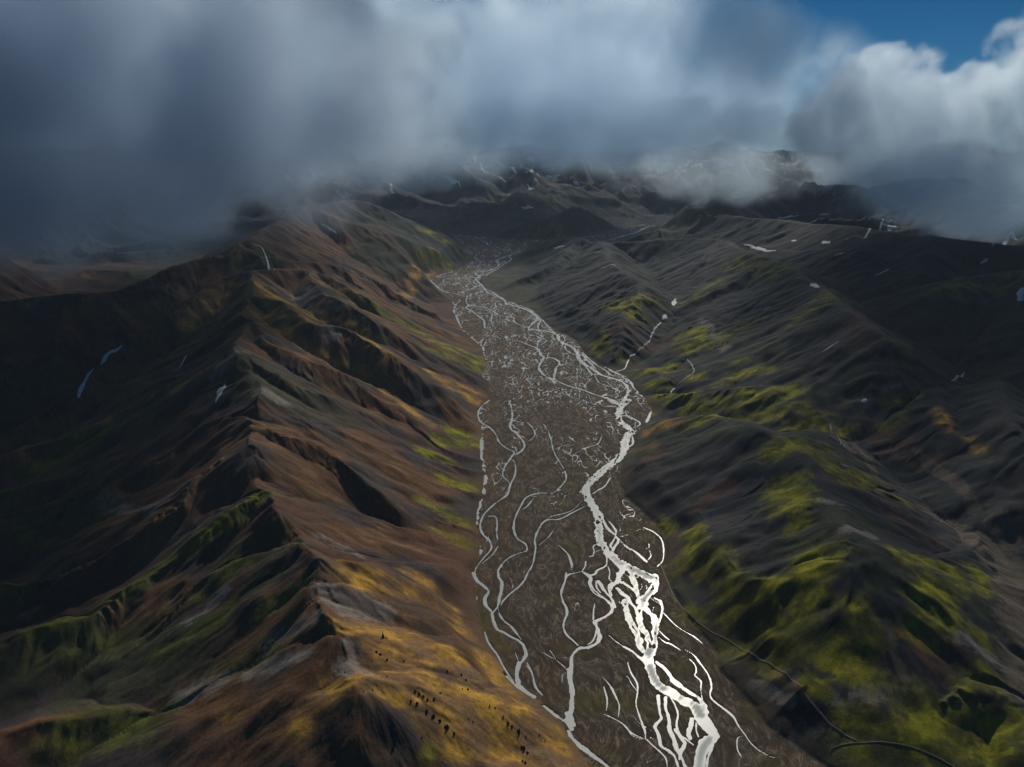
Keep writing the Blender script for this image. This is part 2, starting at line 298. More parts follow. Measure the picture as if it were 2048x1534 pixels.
# ------------------------------------------------------------------ mountain ridges: picture point + estimated height, slope of the flanks, roundness of the crest
RIDGES = [
 # left range, main crest from the peak towards the viewer
 (.62,6,[(497,542,395),(503,590,345),(490,640,318),(478,700,326),(500,745,284),(521,786,300),(508,840,254),(502,892,264),(522,950,220),(548,1000,236),(580,1060,204),(626,1114,222),(633,1165,192),(662,1240,202),(684,1320,168),(706,1375,184),(720,1420,160),(690,1520,130)]),
 (.60,14,[(497,542,380),(555,538,372),(622,541,352),(665,556,325),(708,585,280),(755,610,225),(813,640,150),(870,665,70),(925,688,4)]),
 (.60,6,[(622,541,352),(640,585,325),(675,595,322),(732,633,270),(775,662,222),(813,690,172),(860,722,95),(920,745,35),(965,756,2)]),
 (.64,5,[(500,590,352),(560,600,338),(610,640,310),(636,650,300),(679,652,288),(715,672,262),(746,695,236),(785,720,200),(813,736,176),(850,768,112),(885,798,60),(925,830,25),(958,850,2)]),
 (.62,5,[(488,633,335),(526,671,312),(565,696,290),(612,720,262),(660,738,232),(708,756,200),(765,795,150),(813,826,105),(870,880,55),(925,905,22),(962,918,2)]),
 (.60,6,[(490,700,316),(535,738,290),(580,765,262),(640,782,228),(690,798,190),(740,828,150),(800,868,95),(861,906,52),(920,930,22),(962,942,2)]),
 (.60,6,[(521,786,290),(560,806,268),(598,826,244),(655,852,206),(718,880,160),(770,905,118),(830,935,72),(900,965,34),(962,990,3)]),
 (.62,7,[(505,850,266),(560,872,244),(622,893,214),(660,925,190),(694,950,168),(745,985,130),(800,1012,88),(870,1032,46),(955,1062,2)]),
 (.60,8,[(550,1003,228),(600,1022,206),(650,1045,176),(702,1068,142),(760,1090,104),(830,1108,66),(890,1118,34),(960,1128,2)]),
 (.58,9,[(626,1112,214),(680,1112,192),(730,1120,168),(775,1130,138),(814,1141,108),(870,1150,60),(945,1158,4)]),
 (.55,14,[(775,1130,138),(840,1165,100),(890,1200,62),(925,1235,28),(955,1262,4)]),
 (.58,12,[(640,1165,206),(690,1180,184),(735,1200,158),(803,1240,110),(876,1273,58),(930,1290,26),(975,1300,4)]),
 (.52,22,[(672,1275,190),(730,1290,160),(800,1312,118),(880,1335,70),(950,1350,32),(1010,1352,6)]),
 (.52,12,[(706,1372,178),(760,1370,160),(800,1368,144),(850,1374,120),(905,1380,90),(960,1388,56),(1035,1396,12)]),
 (.60,10,[(760,1385,158),(810,1398,146),(850,1432,118),(905,1470,86),(960,1500,58),(1040,1515,30),(1100,1530,12)]),
 (.55,14,[(905,1440,92),(970,1450,62),(1040,1452,36),(1098,1455,10)]),
 # left range, spurs falling away to the left
 (.62,9,[(497,542,380),(440,560,356),(407,586,330),(345,628,280),(287,668,228),(240,705,185),(191,748,140),(120,800,90),(40,850,50),(-60,890,30)]),
 (.62,7,[(478,700,318),(454,716,300),(400,742,262),(344,770,215),(300,790,175),(239,818,138),(143,862,90),(60,892,60),(-60,930,35)]),
 (.60,7,[(490,760,298),(455,775,270),(400,800,225),(340,850,160),(290,880,130),(200,925,90),(100,960,60),(-50,1000,35)]),
 (.60,6,[(509,836,272),(459,830,250),(420,855,222),(360,900,180),(300,930,150),(240,960,122),(150,985,90),(60,1015,64),(-60,1050,40)]),
 (.66,4,[(502,880,256),(470,905,240),(407,946,206),(361,998,178),(310,1030,152),(266,1060,132),(190,1108,100),(114,1150,74),(40,1172,56),(-80,1200,38)]),
 (.60,12,[(529,978,232),(480,1010,212),(418,1056,180),(370,1090,154),(342,1112,138),(285,1150,112),(228,1190,88),(171,1236,70),(90,1252,66),(0,1284,54),(-80,1310,44)]),
 (.60,6,[(586,1075,218),(530,1090,192),(483,1112,170),(430,1145,142),(380,1180,118),(323,1240,86),(266,1290,60)]),
 (.64,5,[(626,1117,214),(590,1112,200),(552,1118,182),(510,1155,156),(476,1190,134),(438,1235,106),(384,1290,72),(330,1340,50)]),
 (.60,7,[(632,1160,206),(600,1190,186),(571,1226,162),(495,1270,122),(440,1296,96),(370,1330,66),(300,1380,46)]),
 (.55,10,[(664,1255,194),(620,1275,170),(571,1305,142),(510,1330,116),(449,1356,92),(342,1404,62),(230,1420,50),(110,1428,44),(-60,1480,36)]),
 (.58,9,[(700,1380,176),(640,1388,156),(590,1395,138),(533,1412,118),(470,1450,96),(400,1500,72),(323,1560,52)]),
 (.62,5,[(720,1420,160),(650,1450,130),(590,1490,104),(540,1560,78)]),
 (.62,5,[(745,1440,150),(790,1480,128),(830,1540,98),(870,1620,70)]),
 (.7,4,[(620,1400,148),(610,1450,122),(600,1520,96)]),
 # ranges behind on the left
 (.62,8,[(454,501,395),(520,512,372),(600,522,330),(680,534,270),(740,556,200),(800,590,120),(860,625,45),(905,650,4)]),
 (.6,8,[(454,501,395),(390,520,360),(330,545,320),(250,575,270),(170,600,240)]),
 (.6,8,[(600,522,330),(630,565,230)]),(.6,8,[(680,534,270),(740,600,150)]),
 (.6,10,[(610,412,430),(560,440,400),(500,475,380),(454,501,395)]),
 (.58,8,[(610,412,430),(660,430,395),(720,448,345),(780,470,270),(820,500,170),(855,535,60),(870,548,8)]),
 (.55,8,[(720,448,345),(790,452,240),(835,462,150),(870,480,70),(900,498,8)]),
 (.55,8,[(700,455,330),(760,490,220),(810,512,110),(850,520,50),(905,526,4)]),
 (.58,10,[(610,412,430),(690,400,420),(760,412,370),(820,440,260),(860,455,140),(900,466,14)]),
 (.75,14,[(-120,612,340),(30,597,345),(140,590,350),(280,576,350),(345,580,330)]),
 (.8,6,[(140,590,350),(120,660,250),(100,730,160)]),(.8,6,[(230,580,350),(235,650,250),(215,720,150)]),(.8,6,[(30,597,345),(20,670,230),(10,760,120)]),
 (.8,6,[(-120,612,340),(-160,700,220),(-150,800,120)]),
 # right range: dark hill between the river and the side stream
 (.55,18,[(1047,500,30),(1070,490,70),(1096,482,112),(1151,477,150),(1206,484,160),(1290,482,180),(1370,476,215),(1437,478,250),(1485,500,262),(1530,514,268),(1579,531,272),(1634,570,270),(1686,614,262),(1730,645,252),(1765,678,240),(1800,712,190),(1822,745,120)]),
 (.5,10,[(1151,477,150),(1130,510,110),(1075,545,60),(1000,580,5)]),
 (.5,12,[(1206,484,160),(1222,520,168),(1245,544,172),(1280,568,168),(1275,600,140),(1245,622,120),(1240,650,95),(1238,690,50),(1236,728,6)]),
 (.5,6,[(1222,520,168),(1170,545,110),(1110,575,60),(1045,605,5)]),(.5,6,[(1240,548,170),(1190,585,105),(1140,615,55),(1080,632,4)]),
 (.5,6,[(1275,575,160),(1215,610,100),(1160,645,45),(1118,660,4)]),(.55,5,[(1245,622,120),(1205,660,70),(1165,690,15)]),
 (.55,5,[(1245,622,120),(1285,660,70),(1300,690,25)]),
 (.55,6,[(1437,478,250),(1400,520,200),(1370,560,130),(1350,590,60)]),
 (.5,7,[(1530,514,268),(1470,560,205),(1400,610,120),(1345,650,50),(1318,668,20)]),
 (.5,7,[(1579,531,272),(1520,590,200),(1450,650,130),(1400,690,80),(1345,730,40),(1265,746,4)]),
 (.5,7,[(1634,570,270),(1590,620,215),(1530,675,145),(1470,715,95),(1420,740,60)]),
 (.5,7,[(1686,614,262),(1660,660,215),(1610,715,150),(1560,752,95)]),
 (.5,7,[(1765,678,240),(1740,715,185),(1700,750,130),(1670,785,75)]),
 (.52,9,[(1276,796,2),(1320,790,26),(1378,786,52),(1430,778,74),(1485,776,92),(1540,774,104),(1579,782,108),(1620,800,98),(1656,822,72)]),
 (.5,9,[(1430,778,74),(1470,750,85),(1520,738,90)]),(.5,8,[(1340,762,40),(1310,735,30)]),
 (.52,16,[(1264,876,4),(1305,855,40),(1358,838,80),(1418,828,112),(1470,835,136),(1516,858,150),(1571,880,152),(1615,916,152),(1640,950,150),(1672,980,138),(1740,975,104),(1800,985,60),(1840,998,24)]),
 (.5,7,[(1516,858,150),(1460,900,110),(1390,935,60),(1310,960,10)]),
 (.5,7,[(1571,880,152),(1520,950,115),(1450,1000,72),(1370,1035,22),(1330,1050,6)]),
 (.5,9,[(1571,880,152),(1630,860,110),(1680,880,70)]),
 (.5,20,[(1640,950,150),(1660,1010,156),(1701,1064,162),(1740,1090,152),(1792,1102,132),(1863,1125,104),(1890,1160,86),(1880,1215,70),(1860,1262,60),(1910,1308,36),(1960,1340,14)]),
 (.5,14,[(1640,950,150),(1580,1000,124),(1516,1020,106),(1440,1062,72),(1374,1104,40),(1342,1128,10)]),
 (.52,16,[(1701,1064,162),(1650,1085,142),(1595,1128,112),(1540,1155,84),(1484,1176,48),(1455,1186,14)]),
 (.52,26,[(1690,1085,158),(1660,1160,130),(1650,1210,112),(1640,1270,92),(1660,1340,70),(1700,1390,48),(1738,1432,18)]),
 (.55,16,[(1725,1108,152),(1735,1170,126),(1748,1220,100),(1762,1290,66),(1772,1350,40)]),
 (.55,12,[(1890,1160,86),(1840,1190,80),(1808,1212,62)]),
 (.55,14,[(1863,1125,104),(1930,1100,60),(1965,1060,30)]),
 (.5,18,[(1860,1262,60),(1850,1320,66),(1870,1380,62),(1900,1400,60)]),
 (.6,10,[(1900,1395,66),(1962,1370,78),(2020,1400,70),(2090,1470,60)]),(.55,10,[(1900,1395,66),(1890,1440,34)]),
 # brown mounds and further dark hills on the right
 (.55,12,[(1700,860,60),(1745,858,84),(1792,862,90),(1812,900,70),(1850,940,24)]),
 (.55,12,[(1880,812,150),(1903,858,130),(1940,880,110),(1966,900,88),(1975,945,60)]),
 (.5,14,[(1875,745,150),(1880,812,150),(1850,850,100)]),
 (.55,16,[(1990,760,190),(2020,830,170),(2060,900,140),(2048,960,80)]),
 (.5,20,[(2200,530,360),(2048,538,340),(1960,548,320),(1910,562,310),(1860,600,260),(1820,640,190)]),
 (.5,14,[(1960,548,320),(1930,620,240),(1880,680,160)]),(.5,14,[(2048,538,340),(2040,640,240),(1980,700,170),(1900,740,110)]),
 (.5,14,[(2200,530,360),(2180,680,240),(2060,740,170)]),
 (.5,20,[(1437,430,300),(1560,440,330),(1700,452,360),(1850,470,370),(2000,490,370),(2200,500,370)]),
 (.5,14,[(1560,440,330),(1600,480,270),(1660,520,210)]),(.5,14,[(1700,452,360),(1740,500,300),(1780,560,230)]),(.5,14,[(1850,470,370),(1850,520,320),(1810,600,220)]),
 (.55,14,[(1000,470,60),(1060,440,150),(1110,428,190),(1160,412,230)]),(.55,8,[(1060,440,150),(1095,462,70),(1125,478,14)]),(.55,8,[(1110,428,210),(1060,470,60),(1035,486,10)]),
]
HK = 0.72
RSEG = []
for s, rnd, pts in RIDGES:
    a = np.array(pts, float); a[:, 2] = np.where(a[:, 1] < 500, a[:, 2] * .85, np.maximum(a[:, 2] * np.where(a[:, 0] > 1035, .88 - .16 * np.clip((a[:, 1] - 1080) / 120, 0, 1), HK), np.minimum(a[:, 2], 2))); s -= .02; x, y = at_z(a[:, 0], a[:, 1], a[:, 2]); P = smooth_line(np.c_[x, y, a[:, 2]], 3)
    for i in range(len(P) - 1): RSEG.append((P[i], P[i+1], s, rnd + np.interp(0.5 * (P[i][0] + P[i+1][0]), [-100, 300], [1, 8])))

def river_x(y):
    return np.interp(y, [300, 800, 1200, 1700, 2500, 3500, 4500, 6500], [60, 150, 60, 60, 20, -60, -230, 100])
class Grid:
    def __init__(self, x0, x1, y0, y1, d):
        self.x0, self.y0, self.d = x0, y0, d
        self.xs = np.arange(x0, x1, d); self.ys = np.arange(y0, y1, d)
        self.X, self.Y = np.meshgrid(self.xs, self.ys)
        self.X = self.X.astype(f4); self.Y = self.Y.astype(f4)
    def win(self, cx0, cx1, cy0, cy1):
        i0 = max(int((cx0 - self.x0) / self.d), 0); i1 = min(int((cx1 - self.x0) / self.d) + 2, len(self.xs))
        j0 = max(int((cy0 - self.y0) / self.d), 0); j1 = min(int((cy1 - self.y0) / self.d) + 2, len(self.ys))
        return (slice(j0, j1), slice(i0, i1)) if i1 > i0 and j1 > j0 else None
    def sample(self, A, X, Y):
        fx = np.clip((X - self.x0) / self.d, 0, len(self.xs) - 1.001); fy = np.clip((Y - self.y0) / self.d, 0, len(self.ys) - 1.001)
        i = fx.astype(np.int32); j = fy.astype(np.int32); fx = (fx - i).astype(f4); fy = (fy - j).astype(f4)
        a = A[j, i] * (1 - fx) + A[j, i+1] * fx; b = A[j+1, i] * (1 - fx) + A[j+1, i+1] * fx
        return a * (1 - fy) + b * fy

def blur(A, n, times=2):
    for _ in range(times):
        for ax in (0, 1):
            P_ = np.pad(A, [(n + 1, n) if k == ax else (0, 0) for k in (0, 1)], mode='edge').astype(np.float64)
            c = np.cumsum(P_, axis=ax); k2 = 2 * n + 1
            A = ((c[k2:] - c[:-k2]) if ax == 0 else (c[:, k2:] - c[:, :-k2])) / k2
    return A.astype(f4)
def build(G, wls, near):
    X, Y = G.X, G.Y
    H = np.full(X.shape, -50, f4)
    wx = X + fbm(X / 70, Y / 70, 2, 11) * 9 + noise(X / 230, Y / 230, 13) * 20; wy = Y + fbm(X / 70, Y / 70, 2, 12) * 9 + noise(X / 230, Y / 230, 14) * 20
    for p, q, s, rnd in RSEG:
        hm = max(p[2], q[2]); rad = hm / s + 60
        w = G.win(min(p[0], q[0]) - rad, max(p[0], q[0]) + rad, min(p[1], q[1]) - rad, max(p[1], q[1]) + rad)
        if w is None: continue
        d, t = seg_dist(wx[w], wy[w], p[0], p[1], q[0], q[1])
        h = p[2] + (q[2] - p[2]) * t; d = np.sqrt(d * d + rnd * rnd) - rnd
        hh = h - s * d * (1.12 - 0.22 * np.clip(d / 260, 0, 1))
        H[w] = np.maximum(H[w], hh)
    ins = inside(X, Y, PLAIN)
    D = np.full(X.shape, 4000, f4)
    n = len(PLAIN)
    for i in range(n):
        p, q = PLAIN[i], PLAIN[(i + 1) % n]; rad = 900 if near else 3500
        w = G.win(min(p[0], q[0]) - rad, max(p[0], q[0]) + rad, min(p[1], q[1]) - rad, max(p[1], q[1]) + rad)
        if w is None: continue
        d, t = seg_dist(X[w], Y[w], p[0], p[1], q[0], q[1]); D[w] = np.minimum(D[w], d)
    D = np.where(ins, -D, D).astype(f4)
    D0 = D + fbm(X / 60, Y / 60, 2, 35) * 4; D = D + fbm(X / 22, Y / 22, 3, 31) * 3.5
    # ground outside the river plain
    base = np.clip(D * 0.05, 0, 9) + np.maximum(fbm(X / 160, Y / 160, 4, 21), -.2) * 5 * sst(10, 120, D)
    left = (X < river_x(Y) - 120)
    base = base - np.where(left, sst(450, 900, D) * 45 * sst(3200, 1800, Y), 0)
    # unmeasured ranges: far mountains and both sides
    farm = np.maximum(sst(200, 2200, D), sst(60, 900, D) * sst(3800, 5000, Y) * .75) * np.maximum(sst(2900, 5000, Y), sst(1300, 2800, np.abs(X - river_x(Y))))
    farm = np.maximum(farm, sst(0, 900, D) * sst(6300, 7800, Y))
    qx = X + fbm(X / 900, Y / 900, 3, 51) * 260; qy = Y + fbm(X / 900, Y / 900, 3, 57) * 260
    mt = ridged(qx / 2300 + 3.3, qy / 2300 + .7, 4, 41)
    F = farm * (60 + 330 * mt) * (1 + 0.25 * sst(6500, 10500, Y)) * (1 - 0.5 * sst(11000, 14500, Y))
    F = F * (.9 + .3 * fbm(X / 1500, Y / 1500, 2, 61)); F = np.where(F > 420, 420 + (F - 420) * .55, F)
    base = base + F
    k = 7.0
    dH = H - base
    hb = np.clip(0.5 + 0.5 * dH / k, 0, 1)
    Z = base * (1 - hb) + H * hb + k * hb * (1 - hb)
    cap = 1.5 + np.maximum(D0, 0) * (.62 + .5 * sst(10, 120, D0)); hb = np.clip(0.5 + 0.5 * (Z - cap) / 8, 0, 1)      # scree foot where the slopes meet the plain
    Z = Z * (1 - hb) + cap * hb - 8 * hb * (1 - hb)
    # medium relief and gullies running down the slopes
    rel = sst(4, 60, Z) * sst(0, 30, D)
    Z = Z + rel * (fbm(X / 260, Y / 260, 3, 71) * 6)
    streak = np.zeros(X.shape, f4); wsum = 0
    for n_, (wl, amp) in enumerate(wls):
        gy, gx = np.gradient(blur(Z, max(int(wl * (.45 if wl > 60 else .8) / G.d / 2), 1)) if n_ else Z, G.d)
        sl = np.hypot(gx, gy)
        g = gullies(X + fbm(X / wl / 1.5, Y / wl / 1.5, 2, 81 + n_) * wl * .25, Y, gx, gy, wl, 90 + 7 * n_)
        m = sst(.10, .45, sl) * sst(2, 30, Z) * sst(-2, 26, D)
        mod = 0.55 + 0.75 * sst(-.5, .6, noise(X / (wl * 4), Y / (wl * 4), 130 + n_))
        Z = Z + (g - .2) * amp * m * mod * (np.where(X > river_x(Y), .95 if wl > 60 else .75 if wl > 30 else .45, 1.0) if wl < 100 and near else 1)
        if wl < 60: streak += g * m; wsum += 1
    Zb = blur(Z, max(int(14 / G.d), 1)); return dict(Zb=Zb, Z=Z.astype(f4), D=D, ins=ins, streak=(streak / max(wsum, 1)).astype(f4))

tick('start')
GN = Grid(-1700, 1900, 250, 3900, 2.6)
N = build(GN, [(170, 6), (85, 3.6), (42, 1.4), (20, .6), (10, .32)], True); tick('near field')
GF = Grid(-9000, 9000, -600, 15500, 13.0)
Fg = build(GF, [(420, 20), (210, 9), (105, 4.5), (52, 2)], False); tick('far field')
def near_w(X, Y):
    return sst(0, 160, X + 1690) * sst(0, 160, 1885 - X) * sst(0, 60, Y - 255) * sst(0, 260, 3880 - Y)
def field(name, X, Y):
    w = near_w(X, Y); return GN.sample(N[name], X, Y) * w + GF.sample(Fg[name], X, Y) * (1 - w)
def hit(u, v):
    """where the sight line through a picture point meets the terrain"""
    u = np.atleast_1d(np.asarray(u, float)); v = np.atleast_1d(np.asarray(v, float))
    dx, dy, dz = ray(u, v); n = np.hypot(dx, dy)
    r = 300 * (15000 / 300) ** np.linspace(0, 1, 1600)
    out = np.zeros((len(u), 3))
    for i in range(len(u)):
        x = dx[i] / n[i] * r; y = dy[i] / n[i] * r; z = CAM_H + dz[i] / n[i] * r
        h = field('Z', x, y); k = np.argmax(z < h)
        if k == 0 or r[k] > 11500:
            out[i] = hit(u[i], v[i] + 5)[0]; continue
        a = (z - h)[k-1]; b = (h - z)[k]; t = a / (a + b + 1e-9)
        out[i] = (x[k-1] + (x[k] - x[k-1]) * t, y[k-1] + (y[k] - y[k-1]) * t, 0)
    out[:, 2] = field('Z', out[:, 0], out[:, 1])
    return out

# ------------------------------------------------------------------ terrain vertices: fan of rays around the viewpoint, dense where the terrain is near
th = np.concatenate([np.linspace(-52, -35.5, 60, endpoint=False), np.linspace(-35.5, 35.5, 1480, endpoint=False), np.linspace(35.5, 52, 61)])
th = np.radians(th)
rr = [430.0]
while rr[-1] < 14800:
    r_ = rr[-1]; rr.append(r_ * (1 + (0.0019 if r_ < 2600 else 0.0019 + 0.0016 * min((r_ - 2600) / 3000, 1))))
rr = np.array(rr)
TH, RR = np.meshgrid(th, rr)
VX = (RR * np.sin(TH)).astype(f4); VY = (RR * np.cos(TH)).astype(f4)
tick('fan %d x %d' % VX.shape)
VZ = field('Z', VX, VY); VD = field('D', VX, VY); VS = field('streak', VX, VY)
e = 3.0
GXv = (field('Z', VX + e, VY) - field('Z', VX - e, VY)) / (2 * e)
GYv = (field('Z', VX, VY + e) - field('Z', VX, VY - e)) / (2 * e)
SL = np.hypot(GXv, GYv)
fade = 1 - sst(1500, 3200, RR)
BX = (field('Zb', VX + 6, VY) - field('Zb', VX - 6, VY)) / 12; BY = (field('Zb', VX, VY + 6) - field('Zb', VX, VY - 6)) / 12
fine = gullies(VX, VY, BX, BY, 5.0, 201) * .6 + gullies(VX, VY, BX, BY, 11.0, 207) * .4
fine2 = gullies(VX, VY, BX, BY, 24.0, 213)
mm = sst(.12, .4, SL) * sst(3, 25, VD)
rough = fbm(VX / 6, VY / 6, 3, 221)
rt = 1 - .5 * sst(-40, 80, VX - river_x(VY)) * sst(0, 10, VD)
VZ = VZ + fade * rt * (fine * .2 * mm + rough * .12 * sst(0, 20, VD))
tick('fan detail')
# river plain: gravel bars with the channels cut below water level (z = 0)
plain = sst(6, -4, VD)
CD = np.full(VX.shape, 60, f4); HWn = np.full(VX.shape, 3, f4)
tol = 26
for x0, y0, x1, y1, hw in CHAN:
    r0 = min(math.hypot(x0, y0), math.hypot(x1, y1)) - tol - hw; r1 = max(math.hypot(x0, y0), math.hypot(x1, y1)) + tol + hw
    t0, t1 = math.atan2(x0, y0), math.atan2(x1, y1); dt = (tol + hw) / max(r0, 1)
    a, b = np.searchsorted(rr, [r0, r1]); c, d_ = np.searchsorted(th, [min(t0, t1) - dt, max(t0, t1) + dt])
    if b <= a or d_ <= c: continue
    w = (slice(a, b), slice(c, d_))
    d, t = seg_dist(VX[w], VY[w], x0, y0, x1, y1)
    HWn[w] = np.where(d - hw < CD[w], hw, HWn[w]); CD[w] = np.minimum(CD[w], d - hw)
tick('channels')
SXc = VX - river_x(VY)                                     # across / along the valley
wob = fbm(VX / 14, VY / 20, 3, 301) + .7 * noise(VX / 4, VY / 7, 305)
dist_k = np.clip(RR / 1100, .8, 3)
edge = CD + wob * np.minimum(2.4 * dist_k, .45 * HWn) + np.minimum(HWn, 3) * .5 * np.clip(noise(VX / 26, VY / 38, 381) * 1.3, -.8, .7)
kk = np.clip(HWn * .45, .5, 1.8); carve = sst(1.0, -.8, edge / kk)
# small anastomosing threads between the main channels, denser up the valley
wxn = SXc + fbm(VX / 80, VY / 150, 3, 311) * 24; wyn = VY + fbm(VX / 80, VY / 120, 2, 317) * 20
n1 = np.abs(noise(wxn / 24, wyn / 190, 321)); n2 = np.abs(noise(wxn / 12 + 7, wyn / 105, 327)); n3 = np.abs(noise(wxn / 55 + 2, wyn / 210, 333))
def strands(lam, amp, lx, ly, s_):
    """distance to a family of lines that wander down the valley and meet their neighbours, like braids"""
    q = (wxn + amp * (noise(VX / lx, VY / ly, s_) + .5 * noise(VX / lx * 2.3, VY / ly * 2.3, s_ + 3))) / lam
    return np.abs(q - np.floor(q) - .5) * lam
up = sst(1500, 2300, VY) * sst(5200, 4200, VY) * sst(-60, 60, wxn + 60 + .06 * (VY - 2000))
gate = np.clip(sst(-.15, .3, noise(VX / 60, VY / 260, 341) + .45 * up - .05) * (.45 + .55 * sst(1100, 2100, VY)), 0, 1)
wd = np.clip(RR / 1400, .7, 2.4); g2_ = sst(-.5, 0, noise(VX / 30, VY / 130, 391)); g3_ = sst(-.35, .1, noise(VX / 30, VY / 130, 393))
thr = np.maximum(sst(1.25 * wd, .3 * wd, strands(30, 40, 50, 140, 395)) * g2_, sst(.9 * wd, .25 * wd, strands(19, 34, 42, 120, 397)) * g3_)
threads = thr * gate
dry = np.maximum(sst(.14, .03, n1), sst(.16, .03, n2) * .8)
bars = fbm(wxn / 26, wyn / 60, 4, 351)
ZP = 0.75 + bars * .45 - dry * .25 + rough * .12
isle = sst(.22, .45, fbm(wxn / 11, wyn / 40, 3, 361) + .2 * noise(VX / 60, VY / 60, 363)) * sst(-1.0, -3.0, edge)   # small bars inside the wide reaches
ZP = ZP - threads * 1.5 * sst(.1, .4, gate) - carve * (2.1 - 1.9 * isle * sst(900, 1000, RR))
ZP = np.where(ZP < -1.2, -1.2, ZP); plain = np.maximum(plain, sst(4, 1, edge) * (VD < 26) * sst(14, 8, VZ))
VZ = VZ * (1 - plain) + ZP * plain
WET = np.clip(sst(7, 0, edge / dist_k) + threads * .6, 0, 1) * plain
tick('plain')

# ------------------------------------------------------------------ what the ground is made of
def paint(strokes, r_scale=1.0):
    """soft-edged ground cover along lines traced in the photograph, placed on the terrain they fall on"""
    M = np.zeros(VX.shape, f4)
    for w_px, amt, pts in strokes:
        P = hit([p[0] for p in pts], [p[1] for p in pts])
        for i in range(max(len(P) - 1, 1)):
            p, q = P[i], P[min(i + 1, len(P) - 1)]
            rad = w_px * depth(*p) / FPX * r_scale
            r0, r1 = sorted((math.hypot(p[0], p[1]), math.hypot(q[0], q[1]))); t0, t1 = sorted((math.atan2(p[0], p[1]), math.atan2(q[0], q[1])))
            e_ = rad * 2.4; dt = e_ / max(r0, 100)
            a, b = np.searchsorted(rr, [r0 - e_, r1 + e_]); c, d_ = np.searchsorted(th, [t0 - dt, t1 + dt])
            if b <= a or d_ <= c: continue
            w = (slice(a, b), slice(c, d_)); d, t = seg_dist(VX[w], VY[w], p[0], p[1], q[0], q[1])
            M[w] = np.maximum(M[w], np.exp(-(d / rad) ** 2) * amt)
    return M
